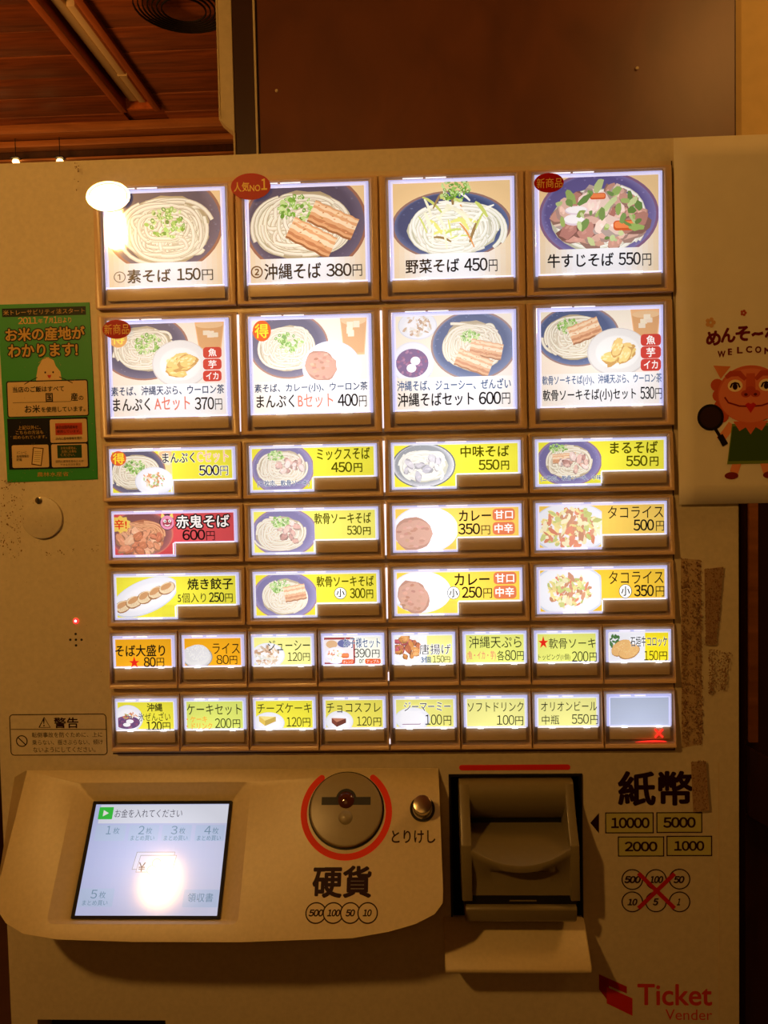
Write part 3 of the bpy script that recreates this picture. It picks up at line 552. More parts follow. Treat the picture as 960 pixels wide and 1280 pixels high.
DIS2 = [['disc',-66.33,-29.39,42.33,7.27,'',0],['disc',-66.31,-25.75,17.59,13.0,'',0],['disc',-63.96,-42.73,7.16,8.7,'',0]]
CAN = [['disc',-3.65,-28.52,16.35,21.12,'',0]]
SC = [
['お金を入れてください',-235.7,-35.21,58.13,6.87,'g1',0],
['1',-267.55,-48.82,4.14,6.73,'g2',0],
['2',-239.52,-48.91,5.04,6.71,'g2',0],
['3',-211.47,-48.99,5.25,6.7,'g2',0],
['4',-182.95,-49.08,5.69,6.69,'g2',0],
['枚',-260.89,-49.39,5.28,5.2,'g2',0],
['枚',-232.89,-49.47,5.27,5.19,'g2',0],
['枚',-204.54,-49.56,5.25,5.18,'g2',0],
['枚',-176.28,-49.64,5.23,5.17,'g2',0],
['まとめ買い',-237.51,-55.39,20.07,4.03,'g2',0],
['まとめ買い',-209.26,-55.47,20.0,4.02,'g2',0],
['まとめ買い',-181.12,-55.54,19.93,4.01,'g2',0],
['5',-270.04,-98.67,5.09,6.43,'g2',0],
['枚',-262.97,-99.17,5.3,5.02,'g2',0],
['まとめ買い',-267.96,-105.16,20.69,3.77,'g2',0],
['領収書',-182.34,-101.15,20.75,6.56,'g2',0],
['¥',-234.12,-78.08,5.82,7.04,'g1',0],
]
SCB = [
['disc',-272.89,-34.95,12.33,10.0,'',0],
['disc',-221.28,-34.93,115.15,16.18,'',0],
['disc',-265.99,-51.0,25.72,12.79,'',0],
['disc',-237.43,-51.08,25.4,12.76,'',0],
['disc',-209.32,-51.16,24.85,12.74,'',0],
['disc',-180.97,-51.25,24.99,12.72,'',0],
['disc',-267.9,-101.07,28.27,13.61,'',0],
['disc',-182.17,-101.65,28.82,13.12,'',0],
['disc',-222.69,-75.4,30.48,13.31,'',0],
['disc',-225.3,-73.1,32.34,13.78,'',0],
['disc',-222.51,-75.09,7.62,7.28,'',0],
['disc',-225.93,-80.26,7.59,7.22,'',0],
['disc',-215.66,-80.27,7.58,7.22,'',0],
]
RT = [
['紙幣',195.38,-271.26,63.67,30.4,'K',2],
['10000',173.92,-300.93,32.35,9.37,'K',2],
['5000',215.08,-300.69,27.25,9.36,'K',2],
['2000',182.78,-321.44,27.58,8.68,'K',2],
['1000',223.13,-320.95,25.24,8.66,'K',2],
]
RTI = [
['500',175.59,-350.17,13.64,6.48,'K',1],
['100',195.66,-350.17,11.03,6.47,'K',1],
['50',214.58,-350.18,8.81,6.47,'K',1],
['10',175.35,-369.83,7.94,6.11,'K',1],
['5',194.81,-369.62,4.42,6.49,'K',1],
['1',214.39,-369.61,2.76,6.48,'K',1],
]
RTL = [['Ticket',210.42,-451.13,63.2,19.3,'red',1],['Vender',222.17,-468.61,39.53,9.38,'red',0]]
RTB = [
['disc',173.18,-300.93,40.8,18.19,'',0],
['disc',214.98,-300.78,38.4,17.95,'',0],
['disc',182.78,-321.44,38.97,17.47,'',0],
['disc',223.22,-321.05,38.23,17.62,'',0],
['disc',175.22,-350.17,18.44,19.07,'',0],
['disc',195.1,-350.17,18.39,19.05,'',0],
['disc',214.94,-349.8,18.35,19.02,'',0],
['disc',175.08,-369.64,18.46,19.12,'',0],
['disc',194.99,-369.62,18.41,19.1,'',0],
['disc',214.85,-369.61,18.37,19.07,'',0],
]
RTP = [[140.22,-300.82],[147.67,-292.31],[147.51,-309.96],[180.42,-344.64],[210.6,-375.14],[210.75,-345.04],[180.21,-375.18]]
LOGO = [
[[146.4,-433.33],[169.9,-444.02],[169.86,-450.2],[146.34,-439.7]],
[[146.4,-433.33],[154.73,-437.15],[154.55,-458.04],[146.28,-446.47]],
[[152.81,-444.5],[174.65,-454.43],[174.54,-469.91],[152.68,-459.02]],
]
WA = [
['警告',-310.37,-210.69,21.9,9.51,'dk',1],
['転倒事故を防ぐために、上に',-309.99,-221.24,62.47,4.61,'dk',0],
['乗らない、揺さぶらない、傾け',-309.89,-227.79,62.49,4.63,'dk',0],
['ないようにしてください。',-312.95,-234.33,55.22,4.71,'dk',0],
['!',-330.08,-210.15,1.46,7.26,'dk',1],
]
WAB = [['disc',-317.73,-221.11,85.31,35.8,'',0],['disc',-350.37,-226.52,10.65,10.71,'',0],['disc',-329.59,-210.16,11.22,9.7,'',0]]
WAP = [[-359.66,-216.1],[-275.38,-216.79],[-298.24,-121.59],[-298.93,-132.96],[-303.84,-137.94],[-298.88,-138.0],[-293.93,-138.06],[-298.96,-142.92]]
BAR = [76.76,-252.48,94.06,4.62]
LK = [['disc',-323.86,-31.83,36.81,36.18,'',0],['disc',-325.21,-16.83,6.57,6.19,'',0]]
ST = [
[['disc',-134.07,239.14,33.17,21.57,'',0],['人気',-141.71,239.03,13.17,8.01,'Y',1],['NO',-130.56,237.73,8.68,5.34,'Y',1],['1',-122.85,240.54,4.99,9.57,'Y',2]],
[['disc',110.48,233.51,24.0,15.68,'',0],['新商品',110.98,233.24,20.94,7.85,'Y',0]],
[['disc',-250.68,125.51,24.1,15.86,'',0],['新商品',-250.68,125.51,21.48,8.6,'Y',0]],
[['disc',-253.95,235.5,37.15,24.59,'',0]],
]
STN = [
[[217.28,-76.11],[233.72,-77.73],[234.53,-233.47],[217.23,-236.77]],
[[236.33,-84.47],[251.44,-83.38],[246.03,-148.58],[236.13,-148.45]],
[[238.76,-151.87],[257.22,-155.48],[252.54,-185.92],[238.64,-191.21]],
[[223.84,-247.1],[235.82,-245.81],[238.35,-288.42],[226.34,-289.75]],
[[-356.45,1.29],[-335.41,0.86],[-341.83,-68.05],[-360.71,-64.26]],
[[-284.45,265.64],[-278.98,265.44],[-279.88,242.3],[-283.31,242.42]],
[[-320.39,-60.1],[-274.68,-55.38],[-274.94,-62.27],[-320.56,-64.25]],
]

# ------------------------------------------------------------------ room
def structure(o, label=None): o['kind'] = 'structure'; return tag(o, label)
CZ = 1150.0
structure(boxes('floor', [(-2600, 2400, -2600, 2200, -1370, -1350)], M['floor'], (0, 0, 0)))
structure(boxes('wall_back', [(-2600, 1400, 2060, 2160, -1350, 1150)], M['darkwood'], (0, 0, 0)))
structure(boxes('wall_right', [(436, 2400, 470, 560, -1350, 1150)], M['wall'], (0, 0, 0)))
structure(boxes('wall_left', [(-2600, -2500, -2600, 2060, -1350, 1150)], M['wall'], (0, 0, 0)))
# ceiling: planks running across, open where the light trough sits
ceil = structure(boxes('ceiling', [(-2600, -902, -2600, 2060, 1158, 1200), (-780, 2400, -2600, 2060, 1158, 1200), (-902, -780, 1905, 2060, 1158, 1200), (-902, -780, -2600, 2060, 1200, 1230)], M['wood'], (0, 0, 0)))
for i in range(11):
    y1 = 2055 - i * 122
    for x0, x1 in ((-2400, -906), (-776, 400)):
        boxes('plank', [(x0, x1, y1 - 118.5, y1, 1149 + (i * 7 % 3) * .8, 1158)], M['wood'], (0, 0, 0), ceil, bevel=1.5)
t = empty('light_trough', (-841, 1300, 1150), 'long wooden recessed light trough in the plank ceiling above the machine', 'light')
boxes('trough_side', [(-906, -884, 700, 1905, 1138, 1199)], M['trough'], (0, 0, 0), t, bevel=2)
boxes('trough_side', [(-798, -776, 700, 1905, 1138, 1199)], M['trough'], (0, 0, 0), t, bevel=2)
boxes('trough_end', [(-884, -798, 1893, 1905, 1142, 1199)], M['trough'], (0, 0, 0), t)
boxes('lamp_rail', [(-868, -842, 700, 1880, 1160, 1199)], M['fixture'], (0, 0, 0), t, bevel=3)
boxes('lamp_housing', [(-838, -816, 1350, 1880, 1155, 1192)], M['fixture'], (0, 0, 0), t, bevel=3)
boxes('lamp_joint', [(-840, -812, 1700, 1706, 1152, 1194)], M['cream'], (0, 0, 0), t)
boxes('dark_slot', [(-812, -800, 700, 1800, 1170, 1199)], M['dark'], (0, 0, 0), t)
for i, (z0, z1, y0, mt, lab) in enumerate(((1120, 1150, 1985, 'beam', 'pale wooden beam under the plank ceiling'), (1092, 1112, 2020, 'beam', 'lower wooden rail below the beam'), (1052, 1058, 2030, 'beam', 'thin dark rail just above the machine top'))):
    structure(boxes('trim_%d' % (i + 1), [(-2500, 434, y0, 2060, z0, z1)], M[mt], (0, 0, 0), bevel=1.5), lab)
g = empty('hanging_basket', (-545, 1340, 1150), 'dark round woven basket shade hung at the ceiling beside the cabinet', 'lamp shade')
for k in range(7):
    r = 120 - k * 11
    P = ring(r, 30); Q = ring(r - 3, 30)
    frame_loops('hoop', [(x, z * 1) for x, z in P], [(x, z) for x, z in Q], -2, -2, 2, M['dark'], (-545, 1340, 1136 - k * 1.5), g, rot=(math.pi / 2, 0, 0))
for x, z in ((-1152, 1049), (-1299, 1053)):
    l = empty('far_lamp', (x, 2020, z - 20), 'tiny glowing lamp far behind the top left edge, %s' % ('the larger and nearer of two' if x > -1200 else 'the smaller one at the picture edge'), 'lamp', 'two small far lamps')
    mesh('bulb', *(lambda: ([(r * math.cos(a), r * math.sin(a), zz) for r, zz in ((.1, 10), (9, 7), (12, 0), (8, -7), (.1, -10)) for a in (k * math.pi / 5 for k in range(10))], [(i * 10 + k, i * 10 + (k + 1) % 10, i * 10 + 10 + (k + 1) % 10, i * 10 + 10 + k) for i in range(4) for k in range(10)]))(), M['farbulb'], (x, 2020, z - 8), l, smooth=True)
    boxes('shade', [(-14, 14, -14, 14, 10, 14), (-1, 1, -1, 1, 14, 1150 - z)], M['dark'], (x, 2020, z - 8), l)

# tall dark cabinet behind the machine with its cream side board
c = empty('tall_cabinet', (110, 640, -1350), 'tall dark brown panelled cabinet standing behind the ticket machine', 'cabinet')
boxes('body', [(-209, 431, 452, 800, -1350, 1140)], M['stripe'], (0, 0, 0), c)
boxes('door', [(-206, 428, 447, 452, -1300, 1135)], M['cabinet'], (0, 0, 0), c, bevel=1)
boxes('edge_strip', [(-211.5, -209, 445, 470, -1350, 1140)], M['cream'], (0, 0, 0), c)
for x, z in ((-140, 1040), (-182, 520), (300, 530)): mesh('screw', *(lambda P: ([(x, 0, z) for x, z in P] + [(x, 3, z) for x, z in P], [tuple(range(10)), tuple(range(19, 9, -1))] + [(i, (i + 1) % 10, (i + 1) % 10 + 10, i + 10) for i in range(10)]))(ring(2, 10)), M['cream'], (x, 445, z), c)
c = empty('side_board', (-250, 470, -1350), 'narrow cream edged board with a cut corner left of the dark cabinet', 'board')
prism('board', [(-262, 1140), (-262, 490), (-243, 473), (-243, -1350), (-213, -1350), (-213, 1140)], 462, 480, M['stripe'], (0, 0, 0), c)
prism('cream_face', [(-262, 1139), (-262, 490), (-243.5, 473.5), (-243.5, 1139)], 458, 462, M['cream'], (0, 0, 0), c, bevel=.6)
prism('edge_band', [(-264, 1140), (-264, 489), (-245, 471.5), (-245, -1350), (-243, -1350), (-243, 473), (-262, 490.5), (-262, 1140)], 456, 481, M['cream'], (0, 0, 0), c)
# low dark wood partition to the right of the machine
c = empty('wood_partition', (700, 430, -1350), 'dark wooden partition with a pale vertical edge right of the machine', 'partition')
prism('board', [(434, -1350), (434, 60), (900, 60), (900, -1350)], 430, 468, M['darkwood'], (0, 0, 0), c)
boxes('edge_strip', [(437, 449, 424, 430, -372, 60)], M['beam'], (0, 0, 0), c, bevel=1)
prism('lower_rail', [(434, -376), (900, -640), (900, -760), (434, -470)], 415, 430, M['darkwood'], (0, 0, 0), c, bevel=2)

# the lamp in front of the machine (mirrored in the key covers and in the screen)
LX, LY, LZ = -545, -820, 456
t = empty('pendant_lamp', (LX, LY, LZ), 'bare warm bulb on a cord hanging in front of the machine, up left', 'lamp')
prof = [(.1, -36), (9, -34), (16, -27), (20, -14), (20, 2), (17, 18), (13, 30), (12, 36)]
mesh('bulb', [(r * math.cos(k * math.pi / 10), r * math.sin(k * math.pi / 10), z) for r, z in prof for k in range(20)], [(i * 20 + k, i * 20 + (k + 1) % 20, i * 20 + 20 + (k + 1) % 20, i * 20 + 20 + k) for i in range(7) for k in range(20)], M['bulb'], (LX, LY, LZ), t, smooth=True)
prism('socket', ring(15, 20), 34, 80, M['brass'], (LX, LY, LZ), t, axis='z', bevel=1)
prism('cord', ring(3, 8), 80, 1158 - LZ, M['dark'], (LX, LY, LZ), t, axis='z')

# ------------------------------------------------------------------ the ticket machine
mach = empty('ticket_machine', (-53, 200, -1350), 'cream ticket vending machine with rows of lit menu keys, screen and coin slot', 'vending machine')
def cut(o, cutters):
    for ct in cutters:
        m = o.modifiers.new('b', 'BOOLEAN'); m.operation = 'DIFFERENCE'; m.object = ct; m.solver = 'EXACT'
    dg = bpy.context.evaluated_depsgraph_get(); me = bpy.data.meshes.new_from_object(o.evaluated_get(dg), depsgraph=dg)
    o.modifiers.clear(); o.data = me
    for ct in cutters: bpy.data.objects.remove(ct)
cab = boxes('cabinet', [(-371.5, 265.5, 6, 400, -1330, 269)], M['paint'], (0, 0, 0), mach, bevel=2)
cut(cab, [boxes('cutter', [(22, 132, -5, 70, -382.5, -259.5)], M['black'], (0, 0, 0)), boxes('cutter', [(-347, -232, -5, 90, -640, -477)], M['black'], (0, 0, 0))])
for x in (-330, 225): prism('foot', ring(22, 20, cx=x, cz=60), -1350, -1330, M['black'], (0, 0, 0), mach, axis='z'); prism('foot', ring(22, 20, cx=x, cz=340), -1350, -1330, M['black'], (0, 0, 0), mach, axis='z')
boxes('ticket_tray', [(-345, -234, 30, 34, -639, -479)], M['black'], (0, 0, 0), mach)
boxes('recess_lining', [(23, 131, 60, 64, -382, -260)], M['black'], (0, 0, 0), mach)
boxes('recess_lining', [(22.2, 22.8, 7, 64, -382, -260), (131.2, 131.8, 7, 64, -382, -260), (23, 131, 7, 64, -260.4, -259.8), (23, 131, 7, 64, -382.3, -381.7)], M['black'], (0, 0, 0), mach)
boxes('recess_frame', [(20.5, 22, 4.6, 8, -383.5, -258), (132, 133.5, 4.6, 8, -383.5, -258), (22, 132, 4.6, 8, -260, -258)], M['black'], (0, 0, 0), mach)
# seams of the front: thin lines seen on the panel
boxes('keypad_plate', [(-270, 210.6, 5, 6.3, -237.4, 250)], M['plate'], (0, 0, 0), mach, bevel=.4)
boxes('keypad_groove_shadow', [(-270, 211.6, 5.6, 6.15, -238.6, -237.2), (210.5, 211.7, 5.6, 6.15, -238.6, 250)], M['shadowgap'], (0, 0, 0), mach)  # dark strips painted in for the shadow of the groove
boxes('door_edge_line', [(247.5, 248.2, 5.7, 6.1, -600, -250)], M['plate'], (0, 0, 0), mach)

# keys
random.seed(4)
GLOW = [[1.0, 1.05, 1.1, 1.0], [1.15, 1.55, 1.3, 1.15], [1.1, 1.2, 1.35, 1.1], [1.0, 1.25, 1.4, 1.1], [1.1, 1.3, 1.45, 1.2], [1.0, 1.05, 1.1, 1.15, 1.15, 1.1, 1.05, 1.05], [.95, 1.05, 1.0, .98, 1.0, .97, .95, .8]]
YL = (240, 232, 70); PY = (228, 232, 120); AM = (245, 205, 95); OR = (238, 170, 30); LY2 = (245, 242, 150)
BG = {(2, 0): YL, (2, 1): YL, (2, 2): YL, (2, 3): YL, (3, 0): (222, 84, 88), (3, 1): (245, 238, 110), (3, 2): AM, (3, 3): AM, (4, 0): YL, (4, 1): (240, 228, 70), (4, 2): (248, 212, 80), (4, 3): (246, 200, 60),
 (5, 0): OR, (5, 1): OR, (5, 2): LY2, (5, 3): (240, 240, 225), (5, 4): LY2, (5, 5): PY, (5, 6): PY, (5, 7): (245, 225, 40), (6, 0): YL, (6, 1): (215, 225, 110), (6, 2): YL, (6, 3): (235, 225, 95), (6, 4): (236, 232, 130), (6, 5): LY2, (6, 6): LY2, (6, 7): (200, 212, 238)}
ROWZ = {0: 194.8, 1: 86.6, 2: 5.8, 3: -47.3, 4: -101.1, 5: -154.6, 6: -209.2}
NAMES = {(0, 0): 'large lit key picturing plain noodles, 150 yen', (0, 1): 'large lit key picturing pork noodles, 380 yen', (0, 2): 'large lit key picturing vegetable noodles, 450 yen', (0, 3): 'large lit key picturing beef noodles, 550 yen'}
for (r, cidx), items in BT.items():
    big = r < 2; wide = 2 <= r < 5; small = r >= 5
    cx = (-238.78 + 60 * cidx) if small else (-208.78 + 120 * cidx); cz = ROWZ[r]
    W = 105.0 if big else 109.6 if wide else 55.3; H = 95.4 if big else 41.0
    OW = 118.6 if not small else 58.8; OHt = H / 2 + 3.6; OHb = H / 2 + 4.2
    glow = GLOW[r][cidx] * .9; loc = (cx, 0, cz)
    fy = lambda z: 2.6 - 4.6 * (OHt - z) / (OHt + OHb)
    out = [(OW / 2, OHt), (-OW / 2, OHt), (-OW / 2, -OHb), (OW / 2, -OHb)]; hw, hh = W / 2 + 1.1, H / 2 + 1.1
    inn = [(hw, hh), (-hw, hh), (-hw, -hh), (hw, -hh)]
    key = frame_loops('menu_key', out, inn, fy, lambda z: fy(z) + 1.0, 6.4, M['bezel'], loc, mach, bevel=.9)
    price = ''.join(i[0] for i in items if i[0].isdigit())
    nm = ('large square' if big else 'wide' if wide else 'small')
    tag(key, NAMES.get((r, cidx)) or ('%s lit menu key, %s yen, row %d of seven' % (nm, price, r + 1) if price else 'small blank white key with a red cross lamp'))
    m0 = 4.3 if big else 3.4
    x0, x1, zt, zb = -W / 2 + m0, W / 2 - m0, H / 2 - m0, -H / 2 + (13.7 if big else 3.0 if wide else 14.2)
    nx, nz = (0.2, -H / 2 + 13.5) if wide else (None, None)   # notch of the L shaped cards
    # white light plate behind the rim (leaves out the blank bar)
    e = .8; xo, zo = W / 2 - e, H / 2 - e
    lb = -H / 2 + (12.4 if big else e if wide else 13.0)
    Pl = [(-xo, zo), (-xo, lb), (xo, lb), (xo, zo)] if not wide else [(-xo, zo), (-xo, lb), (nx + .2, lb), (nx + .2, nz - 1.2), (xo, nz - 1.2), (xo, zo)]
    prism('light_plate', Pl, 3.2, 4.0, M['backlight'], loc, key)
    if r == 0: boxes('light_plate', [(-W / 2 + .8, -W / 2 + 2.0, 3.2, 4, -H / 2 + 3, lb), ], M['backlight'], loc, key) if False else None
    # label card
    A = Art(step=.004, top=0); b = BG.get((r, cidx))
    if big:
        if r == 0:
            A.grad(x0, x1, zb, zt, lambda u, v: tuple(int(a + (q - a) * min(1, max(0, (math.hypot((u - .5) * 1.6, (v - .12) * 1.2) - .35) * 1.5))) for a, q in zip((246, 246, 250), (240, 205, 150))), 22, 18)
        else:
            A.grad(x0, x1, zb, zt, lambda u, v: tuple(int(a + (q - a) * min(1, max(0, (math.hypot((u - .6) * 1.3, (v - .3) * .9) - .3) * 1.1))) for a, q in zip((248, 246, 248), (246, 222, 190))), 22, 18)
    elif wide:
        def fn(u, v, b=b): k = 1 + .04 * math.sin(u * 5) - .05 * abs(v - .5); return tuple(min(255, int(q * k)) for q in b)
        A.grad(x0, nx, zb, nz, fn, 8, 4); A.grad(x0, x1, nz, zt, fn, 18, 8)
    else:
        def fn(u, v, b=b): k = 1 + .05 * (.5 - v); return tuple(min(255, int(q * k)) for q in b)
        A.grad(x0, x1, zb, zt, fn, 10, 8)
    # thin dark line round the paper
    A.build('label_card', M['lit'], (cx, 2.0, cz), key, glow=glow)
    if (r, cidx) in DT:
        pz = -H / 2 + (33.3 if r == 0 else 40.0) if big else zb
        px1 = x1 if (big or small) else (nx if (r, cidx) not in ((2, 0),) else 8)
        if (r, cidx) in ((5, 4), (5, 7)): px1 = 4 if cidx == 4 else 6
        if (r, cidx) == (5, 3): px1 = 2
        A = Art(clip=(x0, px1, pz, zt), step=.0008); A.wash = (.06, .2, .2, .2, .18, .12, .08)[r] + (.1 if cidx in (1, 2) and 0 < r < 5 else 0)  # wash pales the print colours to imitate overexposure
        if wide and (r, cidx) == (2, 0): A.clip = (x0, nx, zb, zt)
        if r == 1: A.grad(x0, x1, pz, zt, lambda u, v: (246, 226 + int(8 * v), 200 + int(12 * u)), 6, 5)
        if (r, cidx) == (5, 4): A.rect(x0, 3, zb, zt, (236, 240, 236))
        if (r, cidx) == (5, 7): A.rect(x0, 5, zb, zt, (228, 230, 236))
        dish(A, DT[(r, cidx)]); A.build('dish_picture', M['lit'], (cx, 1.95, cz), key, glow=glow)
    if items:
        A = Art(step=.006); A.items(items); A.build('lettering', M['lit'], (cx, 1.1, cz), key, glow=glow)
    # the opaque blank bar of the key
    if wide: boxes('blank_bar', [(nx + 1.2, W / 2 - 1.6, 1.2, 3.0, -H / 2 + 2.2, nz - 1.3)], M['blank'], loc, key, bevel=.3)
    else: boxes('blank_bar', [(-W / 2 + 2.6, W / 2 - 2.6, 1.2, 3.0, -H / 2 + 2.4, zb - 1.3)], M['blank'], loc, key, bevel=.3)
    # clear cap: rim of acrylic and flat cover
    ro = rrect(W, H, 1.3, n=2); ri = rrect(W - 2 * (m0 - 1.6), H - 2 * 2.0, .8, n=2)
    frame_loops('clear_rim', ro, ri, -.1, -.9, 2.6, M['rim'], loc, key, bevel=.35)
    boxes('clear_cover', [(-W / 2 + m0 - 1.5, W / 2 - m0 + 1.5, -.2, .5, -H / 2 + 2.1, H / 2 - 2.1)], M['cover'], loc, key)
    # small catches of the cap; backlight caught in them is put in as glow
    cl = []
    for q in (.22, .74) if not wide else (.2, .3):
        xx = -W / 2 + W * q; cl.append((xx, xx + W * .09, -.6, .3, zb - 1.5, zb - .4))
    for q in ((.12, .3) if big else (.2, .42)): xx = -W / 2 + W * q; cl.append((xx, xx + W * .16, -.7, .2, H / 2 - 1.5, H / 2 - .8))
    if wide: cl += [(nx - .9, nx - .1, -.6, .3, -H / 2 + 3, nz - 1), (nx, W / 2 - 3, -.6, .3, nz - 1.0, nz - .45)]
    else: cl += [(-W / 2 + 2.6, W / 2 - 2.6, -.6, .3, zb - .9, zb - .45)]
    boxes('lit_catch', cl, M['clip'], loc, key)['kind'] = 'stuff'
    if (r, cidx) == (6, 7):
        for s in (1, -1):
            prism('red_cross', [(-3.9, -3.0), (-2.7, -4), (3.9, 3.0), (2.7, 4)] if s > 0 else [(-2.7, 4), (-3.9, 3.0), (2.7, -4), (3.9, -3.0)], -.1, .3, M['cross'], (cx + 15.5, -.25 - .1 * s, cz - 12.9), key)
        prism('red_reflection', [(-4, -20.2), (22, -20.2), (20, -19.3), (12, -18.8), (4, -19.2)], -.5, .4, M['cross'], loc, key)  # reflected glow of the red cross put in as a lit strip
# light seen through the gaps between key columns
for x, rows in ((-28.78, (1, 2, 3, 4)), (-148.78, (1,)),):
    for r in rows:
        H = 95.4 if r < 2 else 41
        boxes('light_gap', [(x - .75, x + .75, 1.6, 3.5, ROWZ[r] - H / 2 - 1, ROWZ[r] + H / 2 + 1)], M['leak'], (0, 0, 0), mach)
for r in (5, 6): boxes('light_gap', [(-29.3, -28.3, 1.8, 3.5, ROWZ[r] - 19 - 2, ROWZ[r] - (14 if r == 5 else 17))], M['leak'], (0, 0, 0), mach)

# panel details
def disc_part(name, cx, cz, r, y0, y1, mat, parent=mach, n=28, bevel=.3, rz=None): return prism(name, ring(r, n, rz, cx, cz), y0, y1, mat, (0, 0, 0), parent, bevel=bevel)
L0, L1 = LK
ld = disc_part('lock_cover', L0[1], L0[2], 18, 3.2, 7, M['paint'], n=48, bevel=.8)
sw = disc_part('screw', L1[1], L1[2], 3.1, 2.2, 4.5, M['chrome'], parent=ld, n=16)
boxes('screw_slot', [(L1[1] - .5, L1[1] + .5, 1.9, 2.3, L1[2] - 2.4, L1[2] + 2.4)], M['dark'], (0, 0, 0), ld)
P = WAP
disc_part('status_lamp', P[2][0], P[2][1], 2.4, 5, 7, M['led'], n=20); disc_part('lamp_core', P[2][0], P[2][1], 1.1, 4.7, 5.2, M['ledcore'], n=12)
for q in P[3:]: disc_part('speaker_hole', q[0], q[1], 1.05, 5.7, 7, M['black'], n=12, bevel=0)
# warning print
A = Art(step=.004)
b = WAB[0]; A.loop(rrect(b[3], b[4], 3, b[1], b[2]), .75, 'dk'); A.stroke([P[0], P[1]], .6, 'dk')
b = WAB[1]; A.loop(ring(b[3] / 2 - .6, 32, None, b[1], b[2]), .9, 'dk'); A.stroke([(b[1] - 3.4, b[2] + 3.4), (b[1] + 3.4, b[2] - 3.4)], .9, 'dk')
b = WAB[2]; A.loop([(b[1], b[2] + b[4] / 2 - .5), (b[1] - b[3] / 2 + .7, b[2] - b[4] / 2 + .4), (b[1] + b[3] / 2 - .7, b[2] - b[4] / 2 + .4)], .9, 'dk')
A.items(WA); A.build('warning_print', M['ink'], (0, 5.85, 0), mach)
# banknote print
A = Art(step=.004)
for b in RTB[:4]:
    A.poly(rrect(b[3], b[4], .1, b[1], b[2]), 'dk'); A.poly(rrect(b[3] - 1.9, b[4] - 1.9, .1, b[1], b[2]), (196, 190, 110))
A.poly([RTP[0], RTP[1], RTP[2]], 'dk')
for b in RTB[4:]: A.loop(ring(b[3] / 2 - .6, 36, None, b[1], b[2]), 1.0, 'dk')
A.items([i[:5] + ['dk'] + i[6:] for i in RT])
for i in RTI: A.text(i[0], i[1], i[2], i[3], i[4], 'dk', 3, italic=.22)
A.stroke([RTP[3], RTP[4]], 3.6, (190, 30, 18)); A.stroke([RTP[5], RTP[6]], 3.6, (190, 30, 18))
A.build('banknote_print', M['ink'], (0, 5.85, 0), mach)
A = Art(step=.004); A.items(RTL)
for Lg, c in zip(LOGO, ((170, 28, 14), (150, 22, 12), (200, 40, 20))): A.poly(Lg, c)
A.build('logo_print', M['ink'], (0, 5.85, 0), mach)
prism('red_bar', rrect(BAR[2], BAR[3], 2.1, BAR[0], BAR[1]), 5.6, 6.2, M['red'], (0, 0, 0), mach)
# old tape residue and grime: patches of small specks
A = Art(step=.0015)
for qi, q in enumerate(STN):
    (ax, az), (bx, bz), (cx2, cz2), (dx, dz) = q; area_ = abs((bx - ax) * (dz - az)) + 30; n = int(area_ * (.55 if qi < 4 else .1)); c0 = (146, 110, 76) if qi < 4 else (130, 95, 55)
    if qi in (1, 3): A.poly([(x + U(-1, 1), z + U(-1, 1)) for x, z in q], (172, 140, 100))
    if qi == 0: A.poly(q, (190, 162, 120))
    for i in range(n):
        u, v = U(0, 1), U(0, 1)
        if qi in (0, 2) and random.random() < .5: u = random.choice((u * .3, 1 - u * .3))
        x = (ax + (bx - ax) * u) * (1 - v) + (dx + (cx2 - dx) * u) * v; z = (az + (bz - az) * u) * (1 - v) + (dz + (cz2 - dz) * u) * v
        A.blob(x, z, U(.15, .75), U(.2, .9), jit(c0, 18), 6, .5)
for i in range(260): A.blob(U(-368, -275), U(-225, 120) if i % 2 else U(-60, 120), U(.1, .3), U(.1, .5), jit((150, 115, 70), 20), 5, .5)
tag(A.build('grime', M['ink'], (0, 5.95, 0), mach), kind='stuff')

# ---- sloped console with screen, coin slot and cancel button
def up(s, off=0): # point on the slope: s mm up the slope from its top edge, off mm outward
    return (6 - 0 + s * math.sin(SL) - off * math.cos(SL), -252 + s * math.cos(SL) + off * math.sin(SL))
bot = [(13, -96), (12.5, -106), (6, -114), (-9, -121), (-30, -126.5), (-58, -131), (-145, -134), (-230, -134), (-290, -132.5), (-318, -128.5), (-334, -121), (-344, -111), (-347.5, -100)]
front = [(-346.5, -1), (12, -1)] + bot
wx0, wx1, ws0, ws1 = -284, -166, -26.5, -115.5     # screen opening in the bottom of the well
mouth = rrect(153, 110, 5, (-301.5 - 148) / 2, (-11.5 - 121.5) / 2, n=3)
def loftring(loopA, loopB):  # equal-length loops -> quads
    n = len(loopA); return [(loopA[i], loopA[(i + 1) % n], loopB[(i + 1) % n], loopB[i]) for i in range(n)]
V = []; F = []
def addv(x, s, off):
    y, z = up(s, off); V.append((x, y, z)); return len(V) - 1
bm = bmesh.new()
fo = [bm.verts.new(Vector((x, *up(s))) * MM) for x, s in front]
bk = [bm.verts.new(Vector((x + (-13 if x < -300 else 0), 12, up(s)[1] + (2 if s > -5 else 0))) * MM) for x, s in front]
mo = [bm.verts.new(Vector((x, *up(s))) * MM) for x, s in mouth]
inn = [bm.verts.new(Vector((x, *up(s, -9.5))) * MM) for x, s in rrect(wx1 - wx0 + 3, ws0 - ws1 + 3, 1.0, (wx0 + wx1) / 2, (ws0 + ws1) / 2, n=3)]
n = len(fo)
for i in range(n): bm.faces.new((fo[i], fo[(i + 1) % n], bk[(i + 1) % n], bk[i]))
bm.faces.new(bk[::-1])
eo = [bm.edges.get((fo[i], fo[(i + 1) % n])) for i in range(n)]
k = len(mo)
em = [bm.edges.new((mo[i], mo[(i + 1) % k])) for i in range(k)]
